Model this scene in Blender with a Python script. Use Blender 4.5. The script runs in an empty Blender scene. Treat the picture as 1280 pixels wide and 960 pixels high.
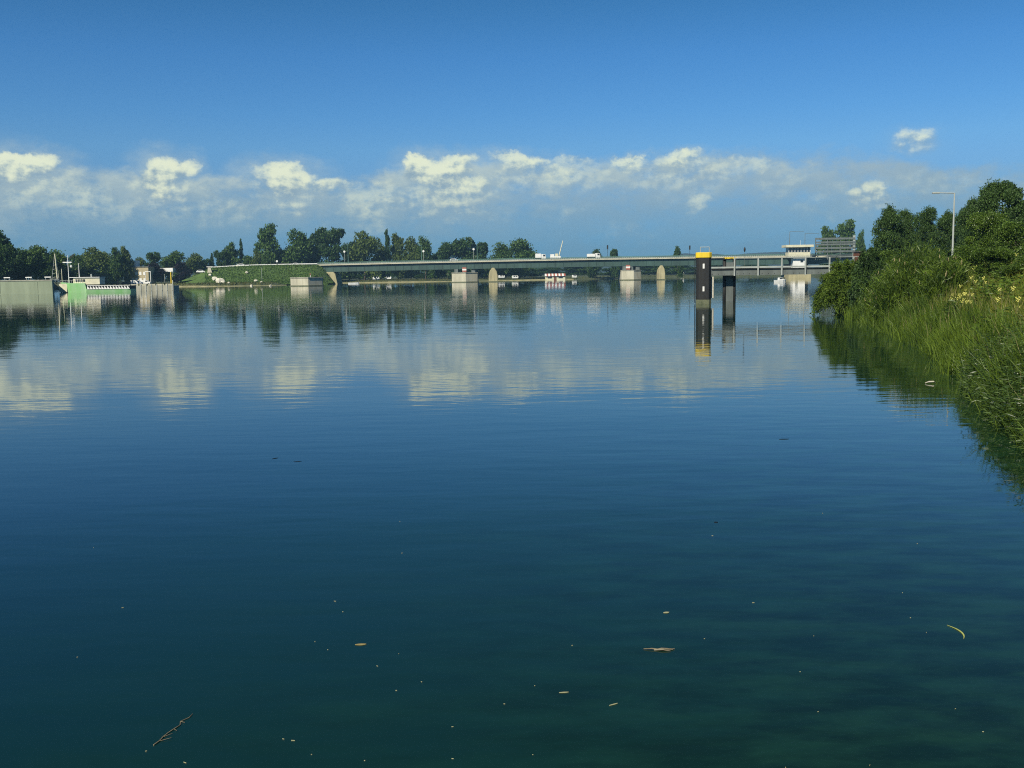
import bpy, math, random
import numpy as np
from mathutils import Vector, Matrix
from mathutils.bvhtree import BVHTree

sc = bpy.context.scene
COL = sc.collection
rng = np.random.default_rng(7)
random.seed(7)

# ------------------------------------------------------------------ camera
F, H = 1250.0, 3.2
PITCH, ROLL = math.atan(136 / F), math.radians(0.8)
fw = Vector((0, math.cos(PITCH), -math.sin(PITCH)))
r0 = Vector((1, 0, 0)); u0 = Vector((0, math.sin(PITCH), math.cos(PITCH)))
rt = r0 * math.cos(ROLL) - u0 * math.sin(ROLL)
up = u0 * math.cos(ROLL) + r0 * math.sin(ROLL)
CAM = Vector((0, 0, H))

def ray(px, py):
    return fw + rt * ((px - 640) / F) + up * ((480 - py) / F)
def P(px, py, D):                       # world point seen at that pixel, D metres ahead
    d = ray(px, py); return CAM + d * (D / d.y)
def Wt(px, py):                         # point of the water surface seen at that pixel
    d = ray(px, py); return CAM + d * (-H / d.z)
def hz(px): return 344 - 0.01396 * (px - 640)
def PX(px, D): return P(px, hz(px), D).x
def ZZ(px, py, D): return P(px, py, D).z

cam = bpy.data.cameras.new('camera'); co = bpy.data.objects.new('camera', cam); COL.objects.link(co)
M3 = Matrix((rt, up, -fw)).transposed()
co.matrix_world = Matrix.Translation(CAM) @ M3.to_4x4()
cam.sensor_width = 36; cam.lens = 36 * F / 1280; cam.clip_start = 0.1; cam.clip_end = 30000
sc.camera = co

# ------------------------------------------------------------------ materials
def new_mat(name):
    m = bpy.data.materials.new(name); m.use_nodes = True
    nt = m.node_tree; b = nt.nodes['Principled BSDF']
    return m, nt, b
def mat(name, c, rough=0.6, var=0.25, scale=1.5, c2=None, metallic=0.0, bump=0.0, streak=False):
    m, nt, b = new_mat(name); N, L = nt.nodes, nt.links
    tc = N.new('ShaderNodeTexCoord'); n = N.new('ShaderNodeTexNoise')
    n.inputs['Scale'].default_value = scale; n.inputs['Detail'].default_value = 6
    n.inputs['Roughness'].default_value = 0.65
    src = tc.outputs['Object']
    if streak:
        mp = N.new('ShaderNodeMapping'); mp.inputs['Scale'].default_value = (1, 1, 0.18)
        L.new(src, mp.inputs[0]); src = mp.outputs[0]
    L.new(src, n.inputs['Vector'])
    rp = N.new('ShaderNodeValToRGB'); rp.color_ramp.elements[0].position = 0.32; rp.color_ramp.elements[1].position = 0.68
    lo = c2 if c2 else tuple(max(0, x * (1 - var)) for x in c)
    hi = c if c2 else tuple(min(1, x * (1 + var * 0.6)) for x in c)
    rp.color_ramp.elements[0].color = (*lo, 1); rp.color_ramp.elements[1].color = (*hi, 1)
    L.new(n.outputs['Fac'], rp.inputs[0]); L.new(rp.outputs[0], b.inputs['Base Color'])
    b.inputs['Roughness'].default_value = rough; b.inputs['Metallic'].default_value = metallic
    if bump:
        bp = N.new('ShaderNodeBump'); bp.inputs['Strength'].default_value = 0.6; bp.inputs['Distance'].default_value = bump
        L.new(n.outputs['Fac'], bp.inputs['Height']); L.new(bp.outputs[0], b.inputs['Normal'])
    return m
def leaf_mat(name, dark, light, trans=0.35, rough=0.55, spec=0.25):
    m, nt, b = new_mat(name); N, L = nt.nodes, nt.links
    g = N.new('ShaderNodeNewGeometry'); tc = N.new('ShaderNodeTexCoord')
    n = N.new('ShaderNodeTexNoise'); n.inputs['Scale'].default_value = 0.45; n.inputs['Detail'].default_value = 3
    L.new(tc.outputs['Object'], n.inputs['Vector'])
    a = N.new('ShaderNodeMath'); a.operation = 'MULTIPLY_ADD'; a.inputs[1].default_value = 0.55; 
    L.new(g.outputs['Random Per Island'], a.inputs[0])
    s = N.new('ShaderNodeMath'); s.operation = 'MULTIPLY_ADD'; s.inputs[1].default_value = 1.3; s.inputs[2].default_value = -0.42
    L.new(n.outputs['Fac'], s.inputs[0]); L.new(s.outputs[0], a.inputs[2])
    rp = N.new('ShaderNodeValToRGB'); rp.color_ramp.elements[0].position = 0.1; rp.color_ramp.elements[1].position = 0.9
    rp.color_ramp.elements[0].color = (*dark, 1); rp.color_ramp.elements[1].color = (*light, 1)
    L.new(a.outputs[0], rp.inputs[0]); L.new(rp.outputs[0], b.inputs['Base Color'])
    b.inputs['Roughness'].default_value = rough; b.inputs['Specular IOR Level'].default_value = spec
    t = N.new('ShaderNodeBsdfTranslucent'); L.new(rp.outputs[0], t.inputs['Color'])
    mx = N.new('ShaderNodeMixShader'); mx.inputs[0].default_value = trans
    L.new(b.outputs[0], mx.inputs[1]); L.new(t.outputs[0], mx.inputs[2])
    L.new(mx.outputs[0], N['Material Output'].inputs['Surface'])
    return m

MT = dict(
    concrete=mat('concrete', (0.42, 0.41, 0.33), 0.85, c2=(0.22, 0.22, 0.16), scale=0.5, streak=True),
    concrete_pale=mat('concrete_pale', (0.55, 0.52, 0.39), 0.85, c2=(0.36, 0.34, 0.25), scale=0.5, streak=True),
    stone_yellow=mat('stone_yellow', (0.50, 0.44, 0.25), 0.85, c2=(0.30, 0.27, 0.15), scale=0.6, streak=True),
    quay=mat('quay_concrete', (0.29, 0.34, 0.23), 0.9, c2=(0.20, 0.24, 0.16), scale=0.35, streak=True),
    white=mat('white_paint', (0.78, 0.78, 0.74), 0.5, var=0.12, scale=0.8),
    cream=mat('cream_paint', (0.66, 0.63, 0.45), 0.55, var=0.2, scale=0.8),
    grey=mat('grey_steel', (0.13, 0.15, 0.14), 0.6, var=0.3, scale=1.2, streak=True),
    grey_light=mat('pale_steel', (0.36, 0.39, 0.36), 0.5, var=0.2, scale=1.0),
    dark=mat('dark_steel', (0.007, 0.008, 0.009), 0.6, c2=(0.018, 0.017, 0.014), scale=1.6, streak=True),
    black=mat('black_rubber', (0.012, 0.012, 0.013), 0.7),
    yellow=mat('yellow_paint', (0.80, 0.58, 0.02), 0.55, c2=(0.66, 0.47, 0.025), scale=2.2, streak=True),
    green_hull=mat('light_green_paint', (0.24, 0.56, 0.19), 0.45, c2=(0.40, 0.62, 0.36), scale=0.5, streak=True),
    bridge_green=mat('bridge_green_paint', (0.035, 0.075, 0.06), 0.5, var=0.3, scale=0.3, streak=True),
    rail_green=mat('railing_green_paint', (0.10, 0.20, 0.15), 0.5, var=0.2),
    glass=mat('window_glass', (0.03, 0.04, 0.05), 0.08, var=0.1),
    red=mat('red_paint', (0.38, 0.13, 0.09), 0.5, var=0.15),
    brown=mat('brown_boards', (0.16, 0.06, 0.03), 0.75, var=0.3, scale=2),
    beige=mat('beige_render', (0.42, 0.36, 0.22), 0.85, var=0.2, scale=0.5),
    brickroof=mat('dull_roof', (0.10, 0.09, 0.07), 0.8, var=0.3),
    asphalt=mat('asphalt', (0.055, 0.055, 0.055), 0.9, var=0.25, scale=0.8),
    bark=mat('bark', (0.09, 0.07, 0.05), 0.9, var=0.4, scale=3, streak=True, bump=0.03),
    grass_soil=mat('grass_soil', (0.055, 0.075, 0.02), 0.95, c2=(0.03, 0.04, 0.014), scale=0.7),
    embank=mat('embankment_grass', (0.08, 0.14, 0.022), 0.95, c2=(0.04, 0.08, 0.014), scale=0.35, bump=0.3),
    far_land=mat('far_land', (0.075, 0.085, 0.028), 0.95, c2=(0.03, 0.05, 0.014), scale=0.06),
    beach=mat('shingle_shore', (0.42, 0.37, 0.20), 0.95, c2=(0.14, 0.15, 0.05), scale=0.35),
    hills=mat('hill_forest', (0.03, 0.05, 0.025), 0.95, c2=(0.02, 0.03, 0.018), scale=0.004),
    stone=mat('pale_stone', (0.62, 0.58, 0.47), 0.9, var=0.25, scale=1.5),
    algae=mat('waterline_stain', (0.16, 0.17, 0.10), 0.9, c2=(0.06, 0.075, 0.04), scale=3),
    leaf_dead=mat('dead_leaf', (0.34, 0.29, 0.10), 0.7, c2=(0.18, 0.14, 0.06), scale=20),
    leaf_pale=mat('pale_leaf', (0.34, 0.34, 0.19), 0.6, var=0.2, scale=20),
    leaf_black=mat('wet_black_leaf', (0.008, 0.008, 0.006), 0.4, var=0.2, scale=20),
    stalk=mat('green_stalk', (0.42, 0.46, 0.12), 0.6, var=0.2, scale=12),
    twig=mat('wet_twig', (0.10, 0.08, 0.045), 0.6, c2=(0.24, 0.21, 0.13), scale=14),
    driftwood=mat('driftwood', (0.58, 0.55, 0.46), 0.8, c2=(0.3, 0.28, 0.22), scale=6),
    seed=mat('reed_plume', (0.26, 0.22, 0.10), 0.9, var=0.3, scale=4),
    petal=mat('yellow_petal', (0.62, 0.60, 0.14), 0.6, var=0.15, scale=6),
    stem=mat('green_stem', (0.08, 0.13, 0.03), 0.7),
)
LM = dict(
    far_a=leaf_mat('foliage_far', (.028, .060, .012), (.125, .225, .040)),
    far_b=leaf_mat('foliage_far_olive', (.042, .070, .014), (.165, .235, .048)),
    far_c=leaf_mat('foliage_far_dark', (.018, .044, .013), (.085, .165, .036)),
    copper=leaf_mat('foliage_copper', (0.008, 0.006, 0.012), (0.022, 0.016, 0.028), 0.15),
    near_dark=leaf_mat('foliage_poplar_and_bush_shade', (.018, .044, .014), (.095, .17, .036), 0.3),
    near_mid=leaf_mat('foliage_shrub', (.018, .048, .007), (.17, .27, .032), 0.35, 0.42, 0.4),
    willow=leaf_mat('foliage_willow', (.030, .070, .008), (.19, .28, .028), 0.4),
    reed=leaf_mat('reed_leaf', (.020, .052, .007), (.175, .26, .030), 0.35, 0.45, 0.3),
    meadow=leaf_mat('meadow_blade', (.05, .085, .008), (.30, .31, .038), 0.35),
    lance=leaf_mat('lance_leaf', (.010, .030, .006), (.13, .21, .045), 0.3, 0.36, 0.35),
    embank=leaf_mat('embankment_blade', (.035, .075, .010), (.12, .21, .030)),
    ground_cover=leaf_mat('shore_weed', (0.04, 0.06, 0.012), (0.16, 0.16, 0.035), 0.3),
)

# ------------------------------------------------------------------ mesh helpers
class MB:
    def __init__(s): s.v = []; s.f = []
    def add(s, vs, fs):
        o = len(s.v); s.v += [tuple(p) for p in vs]; s.f += [tuple(i + o for i in f) for f in fs]; return s
    def box(s, x0, x1, y0, y1, z0, z1):
        return s.add([(x0,y0,z0),(x1,y0,z0),(x1,y1,z0),(x0,y1,z0),(x0,y0,z1),(x1,y0,z1),(x1,y1,z1),(x0,y1,z1)],
                     [(3,2,1,0),(4,5,6,7),(0,1,5,4),(1,2,6,5),(2,3,7,6),(3,0,4,7)])
    def prism(s, pts, z0, z1, top=None):              # pts ccw in xy
        n = len(pts); t = top if top else pts
        vs = [(x, y, z0) for x, y in pts] + [(x, y, z1) for x, y in t]
        fs = [tuple(range(n))[::-1], tuple(range(n, 2*n))] + [(i, (i+1) % n, n+(i+1) % n, n+i) for i in range(n)]
        return s.add(vs, fs)
    def xprism(s, pts, y0, y1):                        # profile in xz, extruded along y
        n = len(pts); vs = [(x, y0, z) for x, z in pts] + [(x, y1, z) for x, z in pts]
        fs = [tuple(range(n)), tuple(range(n, 2*n))[::-1]] + [(i, n+i, n+(i+1) % n, (i+1) % n) for i in range(n)]
        return s.add(vs, fs)
    def tube(s, a, b, ra, rb=None, n=8, caps=True):
        rb = ra if rb is None else rb
        a, b = Vector(a), Vector(b); d = (b - a).normalized()
        q = d.orthogonal().normalized(); w = d.cross(q)
        vs = []
        for c, r in ((a, ra), (b, rb)):
            for i in range(n):
                t = 2*math.pi*i/n; vs.append(c + q*(r*math.cos(t)) + w*(r*math.sin(t)))
        fs = [(i, (i+1) % n, n+(i+1) % n, n+i) for i in range(n)]
        if caps: fs += [tuple(range(n))[::-1], tuple(range(n, 2*n))]
        return s.add(vs, fs)
    def path(s, pts, rs, n=6):
        for i in range(len(pts)-1): s.tube(pts[i], pts[i+1], rs[i], rs[i+1], n)
        return s
    def blob(s, c, r, n=7, jit=0.15, rnd=random):
        rows = max(3, n//2+1); vs = [(c[0], c[1], c[2]-r[2])]; fs = []
        for i in range(1, rows):
            ph = -math.pi/2 + math.pi*i/rows
            for j in range(n):
                t = 2*math.pi*j/n; k = 1 + rnd.uniform(-jit, jit)
                vs.append((c[0]+r[0]*k*math.cos(ph)*math.cos(t), c[1]+r[1]*k*math.cos(ph)*math.sin(t), c[2]+r[2]*k*math.sin(ph)))
        vs.append((c[0], c[1], c[2]+r[2])); e = len(vs)-1
        for j in range(n):
            fs.append((0, 1+(j+1) % n, 1+j)); fs.append((e, e-n+j, e-n+(j+1) % n))
        for i in range(rows-2):
            for j in range(n):
                a = 1+i*n+j; b = 1+i*n+(j+1) % n; fs.append((a, b, b+n, a+n))
        return s.add(vs, fs)
    def mesh(s, name, m, smooth=False):
        me = bpy.data.meshes.new(name); me.from_pydata(s.v, [], s.f); me.update()
        if m: me.materials.append(m)
        if smooth: me.polygons.foreach_set('use_smooth', [True]*len(me.polygons))
        return me
def link(name, data, parent=None, loc=None):
    o = bpy.data.objects.new(name, data); COL.objects.link(o)
    if parent is not None: o.parent = parent
    if loc is not None: o.location = loc
    return o
def obj(name, mb, m, parent=None, smooth=False, bevel=0.0):
    o = link(name, mb.mesh(name, m, smooth), parent)
    if bevel:
        b = o.modifiers.new('bevel', 'BEVEL'); b.width = bevel; b.segments = 2; b.limit_method = 'ANGLE'
    return o
def tag(o, label=None, cat=None, group=None, kind=None):
    if label: o['label'] = label
    if cat: o['category'] = cat
    if group: o['group'] = group
    if kind: o['kind'] = kind
    return o
def thing(name, label, cat, loc=(0, 0, 0), rz=0.0, group=None):
    o = link(name, None); o.location = loc; o.rotation_euler = (0, 0, rz)
    return tag(o, label, cat, group)
def dup(root, loc, rz=None, label=None, group=None, scale=None, name=None):
    r = root.copy(); COL.objects.link(r); r.location = loc
    if rz is not None: r.rotation_euler = (0, 0, rz)
    if label: r['label'] = label
    if group: r['group'] = group
    if scale is not None: r.scale = scale
    for ch in list(root.children):
        c = ch.copy(); COL.objects.link(c); c.parent = r
        for g in list(ch.children):
            d = g.copy(); COL.objects.link(d); d.parent = c
    return r
def np_mesh(name, verts, faces, m):                    # faces: list of (n,k) int arrays
    me = bpy.data.meshes.new(name); verts = np.asarray(verts, dtype=np.float32)
    me.vertices.add(len(verts)); me.vertices.foreach_set('co', verts.ravel())
    tot = sum(f.size for f in faces); cnt = sum(len(f) for f in faces)
    me.loops.add(tot); me.polygons.add(cnt)
    me.loops.foreach_set('vertex_index', np.concatenate([f.ravel() for f in faces]).astype(np.int32))
    sizes = np.concatenate([np.full(len(f), f.shape[1]) for f in faces])
    st = np.concatenate([[0], np.cumsum(sizes)[:-1]]).astype(np.int32)
    me.polygons.foreach_set('loop_start', st)
    me.update(calc_edges=True); me.validate()
    me.materials.append(m); return me
def unit(a): return a / np.maximum(1e-9, np.linalg.norm(a, axis=1, keepdims=True))
def leaves(name, C, d, L, Wd, m, r=rng):               # rhombic leaves at C, pointing along d
    n = len(C); d = unit(d); s = unit(np.cross(d, r.normal(size=(n, 3))))
    nn = np.cross(d, s)
    L = np.broadcast_to(np.asarray(L, float), (n,))[:, None]; Wd = np.broadcast_to(np.asarray(Wd, float), (n,))[:, None]
    V = np.empty((n, 4, 3)); V[:, 0] = C - d*L*.5; V[:, 1] = C + s*Wd*.5 + nn*L*.06; V[:, 2] = C + d*L*.5 - nn*L*.05; V[:, 3] = C - s*Wd*.5 + nn*L*.06
    return np_mesh(name, V.reshape(-1, 3), [np.arange(4*n).reshape(n, 4)], m)
def blades(name, B, h, lean, w, m, r=rng):             # tapering bent blades rooted at B
    n = len(B); a = r.uniform(0, 2*np.pi, n); s = np.stack([np.cos(a), np.sin(a), np.zeros(n)], 1) * (w*.5)[:, None]
    upv = np.zeros((n, 3)); upv[:, 2] = h
    mid = B + upv*.55 + lean*.28; tip = B + upv*np.sqrt(np.maximum(.15, 1 - (np.linalg.norm(lean, axis=1)/np.maximum(h, .01))**2*.5))[:, None] + lean
    V = np.empty((n, 5, 3)); V[:, 0] = B - s; V[:, 1] = B + s; V[:, 2] = mid + s*.8; V[:, 3] = mid - s*.8; V[:, 4] = tip
    k = np.arange(n)[:, None]*5
    return np_mesh(name, V.reshape(-1, 3), [k + np.array([[0, 1, 2, 3]]), k + np.array([[3, 2, 4]])], m)

# ------------------------------------------------------------------ land
BY = [1.2, 3.5, 9, 14.7, 20, 27, 37, 52, 75, 100, 125, 140, 200, 330, 440, 520, 660]
BX = [0.0, 4.5, 7.4, 8.6, 10.3, 12.7, 16.2, 20.0, 24.6, 33, 42, 47, 75, 150, 146, 156, 235]
def edge(y): return np.interp(y, BY, BX)
PS = [-3, -0.5, 0, .5, 2, 4, 7, 12, 30, 400]
PZ = [-1.4, -0.35, 0, .45, 1.2, 2.0, 2.8, 3.2, 3.4, 3.5]
def bank_z(x, y): return np.interp(x - edge(y), PS, PZ)

def land_mesh(name, rows, m):                           # rows: list of equally long lists of points
    mb = MB(); n = len(rows[0])
    for r in rows: mb.v += [tuple(p) for p in r]
    for i in range(len(rows)-1):
        for j in range(n-1): mb.f.append((i*n+j, i*n+j+1, (i+1)*n+j+1, (i+1)*n+j))
    return mb
# right bank
ys = np.concatenate([np.linspace(1.2, 3.5, 4), np.linspace(4.2, 80, 90), np.linspace(84, 200, 30), np.linspace(210, 660, 50)])
rows = []
for y in ys:
    e = float(edge(y)); row = []
    for s in np.concatenate([np.linspace(-3, 0, 4), np.linspace(.3, 8, 18), [10, 12, 16, 22, 30, 60, 150, 400]]):
        z = float(np.interp(s, PS, PZ)) + (0.10*math.sin(y*1.7+s*2.1) + .08*math.sin(y*.63-s*1.3) if 0.2 < s < 40 else 0)
        row.append((e+s, y, z))
    rows.append(row)
mb = land_mesh('bank', rows, None)
bank = obj('bank', mb, MT['grass_soil'], smooth=True); tag(bank, kind='structure')
# near bank under the photographer
rows = []
for x, y in ((-400, -40), (-40, -6), (-6, .3), (-2, .9), (0, 1.2)):
    rows.append([(x+dx*.1, y-dx, z) for dx, z in ((-2.5, -1.4), (0, 0), (.8, .9), (2, 1.6), (8, 2.2), (400, 3))])
rows.append([(4, -2, -.5), (4, -2.2, .3), (4, -2.4, .9), (5, -3, 1.6), (9, -8, 2.2), (60, -400, 3)])
mb = land_mesh('near_bank', rows, None)
nb = obj('near_bank', mb, MT['grass_soil']); tag(nb, kind='structure')
# far land, a fan from the shoreline out to the hills
S = [Vector((-900, 268, 0)), Vector((-300, 268, 0)), Vector((PX(64, 268), 268, 0)), Vector((PX(62, 300), 300, 0)), Vector((PX(64, 400), 400, 0)), Vector((PX(76, 425), 425, 0)), Vector((PX(150, 440), 440, 0))]
for px, py in ((222, 358.6), (265, 358.2), (300, 357.6), (340, 357), (400, 355), (425, 354), (490, 353.2), (560, 352), (640, 350.8), (700, 349.8), (780, 348.2), (830, 347), (900, 346), (960, 345.2), (1075, 344)):
    S.append(Wt(px, py))
S.append(Vector((520, 700, 0))); S.append(Vector((1200, 760, 0)))
SS = []
for a, b in zip(S[:-1], S[1:]):
    for k in range(5): SS.append(a.lerp(b, k/5) + Vector((0, random.uniform(-1.5, 1.5) if a.y > 300 else 0, 0)))
SS.append(S[-1])
def farprof(p):
    q = 1 if (p.y < 302 and p.x < -110) else 0
    zq = 3.55 if p.y < 340 else 2.6
    if q: return ((.9, zq-.4), (1.2, zq), (20, zq), (60, zq), (160, zq), (500, zq), (1500, zq), (3900, zq), (3950, -1))
    return ((-4, -.8), (0, 0), (7, .55), (14, 1.2), (45, 1.8), (200, 2.2), (900, 3), (3500, 3), (3550, -1))
rows = []
for p in SS:
    rows.append([(max(-4400, min(4400, p.x*(p.y+o)/p.y)), p.y+o, z) for o, z in farprof(p)])
land = obj('far_land', land_mesh('far_land', rows, None), MT['far_land']); tag(land, kind='structure')
# shingle strip of the far shore
rows = []
for p in SS:
    if p.y > 440 and p.x < 40:
        w = 4.0 + 3.0*math.sin(p.x*.07)
        rows.append([((p.x*(p.y+o)/p.y), p.y+o, z) for o, z in ((-3, -.5), (0, .07), (w*.5, .07+.55*w/14), (w, .06+.078*w))])
beach = obj('shore_strip', land_mesh('shore_strip', rows, None), MT['beach']); tag(beach, kind='structure')
# approach embankment west of the bridge
rows = []
for px, zt, D, tw in ((225, 2.3, 492, 2), (250, 6.0, 494, 8), (264, 8.6, 496, 10), (290, 9.1, 498, 11), (320, 9.5, 500, 12), (350, 9.6, 502, 12), (380, 9.7, 503, 12), (398, 9.7, 504, 12), (405, 7.4, 504, 12), (411, 4.4, 503, 12), (417, .9, 501, 12)):
    x = PX(px, D); f = (zt-1.0)/8.7
    rows.append([(x, D-24*f-1, .5), (x, D-19*f, zt*.2), (x, D-11*f, zt*.55), (x, D-3.5, zt*.93), (x, D, zt), (x, D+tw, zt), (x, D+tw+26*f+1, .5)])
emb = obj('embankment', land_mesh('embankment', rows, None), MT['embank'], smooth=True); tag(emb, kind='structure')
rows = []
for px, zt, D in ((264, 8.6, 496), (290, 9.1, 498), (320, 9.5, 500), (350, 9.6, 502), (380, 9.7, 503), (397, 9.7, 504)):
    x = PX(px, D); rows.append([(x, D+1.4, zt+.03), (x, D+9.5, zt+.03)])
rd = obj('road', land_mesh('road', rows, None), MT['asphalt']); tag(rd, kind='structure')
# hills on the horizon
rows = []
hx = np.linspace(-4300, 4300, 170)
for k, (dy, f) in enumerate(((0, 0), (180, .55), (360, 1), (550, .6), (750, 0))):
    row = []
    for x in hx:
        b = 14 + 50*math.exp(-((x-560)/430)**2) + 44*math.exp(-((x-1300)/400)**2) + 26*math.exp(-((x+1300)/450)**2)
        b *= 1 + .10*math.sin(x*.0083) + .06*math.sin(x*.022+1) + .04*math.sin(x*.054+2)
        row.append((x, 3000+dy, f*b - (8 if f == 0 else 0) + 3))
    rows.append(row)
hills = obj('hills', land_mesh('hills', rows, None), MT['hills'], smooth=True); tag(hills, kind='structure')

bpy.context.view_layer.update()
def bvh(os_):
    v = []; f = []
    for o in os_:
        k = len(v); v += [tuple(p.co) for p in o.data.vertices]; f += [tuple(i+k for i in p.vertices) for p in o.data.polygons]
    return BVHTree.FromPolygons(v, f)
GROUND = bvh([bank, nb, land, beach, emb])
def gz(x, y):
    h = GROUND.ray_cast(Vector((x, y, 400)), Vector((0, 0, -1)))[0]
    return max(0.0, h.z) if h else 0.0

# ------------------------------------------------------------------ water
m, nt, b = new_mat('lake_water'); N, L = nt.nodes, nt.links
g = N.new('ShaderNodeNewGeometry')
def noise(scale, detail, vec, rough=.5):
    n = N.new('ShaderNodeTexNoise'); n.inputs['Scale'].default_value = scale; n.inputs['Detail'].default_value = detail
    n.inputs['Roughness'].default_value = rough; L.new(vec, n.inputs['Vector']); return n.outputs['Fac']
def mapped(sx, sy, rot=0):
    mp = N.new('ShaderNodeMapping'); mp.inputs['Scale'].default_value = (sx, sy, 1); mp.inputs['Rotation'].default_value = (0, 0, rot)
    L.new(g.outputs['Position'], mp.inputs[0]); return mp.outputs[0]
def mth(op, a, b_=None, c=None):
    n = N.new('ShaderNodeMath'); n.operation = op
    for i, v in enumerate((a, b_, c)):
        if v is None: continue
        if isinstance(v, (int, float)): n.inputs[i].default_value = v
        else: L.new(v, n.inputs[i])
    return n.outputs[0]
patch = noise(1.0, 3, mapped(.010, .028))                # calm and ruffled patches
pr = N.new('ShaderNodeMapRange'); L.new(patch, pr.inputs[0]); pr.inputs[1].default_value = .38; pr.inputs[2].default_value = .66
pr.inputs[3].default_value = .45; pr.inputs[4].default_value = 1.0
w1 = noise(1.0, 2, mapped(.55, 1.6, .12)); w2 = noise(1.0, 3, mapped(2.2, 5.0, -.2)); w3 = noise(1.0, 1, mapped(.10, .28, .05))
hgt = mth('ADD', mth('MULTIPLY', w1, .0078), mth('ADD', mth('MULTIPLY', w2, .0013), mth('MULTIPLY', w3, .014)))
hgt = mth('MULTIPLY', hgt, pr.outputs[0])
bp = N.new('ShaderNodeBump'); bp.inputs['Strength'].default_value = 1; bp.inputs['Distance'].default_value = 1.0
L.new(hgt, bp.inputs['Height']); L.new(bp.outputs[0], b.inputs['Normal'])
sp = N.new('ShaderNodeSeparateXYZ'); L.new(g.outputs['Position'], sp.inputs[0])
sh = mth('ADD', mth('MULTIPLY', sp.outputs[0], .060), mth('MULTIPLY', sp.outputs[1], -.010))
sh = mth('ADD', sh, mth('MULTIPLY', noise(1.0, 6, mapped(.5, 1.3), .7), .42))
shr = N.new('ShaderNodeValToRGB'); e = shr.color_ramp.elements
e[0].position = 0.0; e[0].color = (.0022, .0185, .0245, 1); e[1].position = .72; e[1].color = (.0080, .031, .0135, 1)
for p_, c_ in ((.26, (.0034, .0235, .0225, 1)), (.46, (.0050, .027, .0185, 1))):
    x_ = e.new(p_); x_.color = c_
L.new(mth('ADD', sh, .30), shr.inputs[0]); wd = N.new('ShaderNodeMapRange'); L.new(noise(1.0, 6, mapped(1.1, 2.6, .3), .68), wd.inputs[0]); wd.inputs[1].default_value = .40; wd.inputs[2].default_value = .62
wd.inputs[3].default_value = .55; wd.inputs[4].default_value = 1.12                 # weed beds under the shallow water
ms = N.new('ShaderNodeMapRange'); L.new(sh, ms.inputs[0]); ms.inputs[1].default_value = -.02; ms.inputs[2].default_value = .30
fm = mth('ADD', 1.0, mth('MULTIPLY', ms.outputs[0], mth('SUBTRACT', wd.outputs[0], 1.0)))
sc_ = N.new('ShaderNodeVectorMath'); sc_.operation = 'SCALE'; L.new(shr.outputs[0], sc_.inputs[0]); L.new(fm, sc_.inputs['Scale'])
L.new(sc_.outputs[0], b.inputs['Base Color'])
b.inputs['Roughness'].default_value = .02; b.inputs['IOR'].default_value = 1.333
mb = MB(); mb.add([(-4500, -2000, 0), (4500, -2000, 0), (4500, 4300, 0), (-4500, 4300, 0)], [(0, 1, 2, 3)])
water = obj('water', mb, m); tag(water, kind='structure')

# ------------------------------------------------------------------ trees
def crown_pts(lobes, clumps, per, leaf, r, inner=.3):
    C = []; D = []
    for (cx, cy, cz, rx, ry, rz) in lobes:
        q = unit(r.normal(size=(clumps, 3))); q[:, 2] = np.where(q[:, 2] < -.55, -q[:, 2], q[:, 2])
        cc = np.array([cx, cy, cz]) + q*np.array([rx, ry, rz])*r.uniform(.62, 1.05, (clumps, 1))
        cs = r.uniform(.18, .40, clumps)*min(rx, rz)
        for k in range(clumps):
            o = np.clip(r.normal(size=(per, 3)), -1.5, 1.5)*cs[k]*np.array([1, 1, .75]); C.append(cc[k]+o); D.append(q[k]*.8 + r.normal(size=(per, 3))*.8)
        ni = int(clumps*per*inner); o = unit(r.normal(size=(ni, 3)))*np.cbrt(r.uniform(0, .6, (ni, 1)))
        C.append(np.array([cx, cy, cz])+o*np.array([rx, ry, rz])); D.append(r.normal(size=(ni, 3)))
    return np.concatenate(C), np.concatenate(D)
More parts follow.
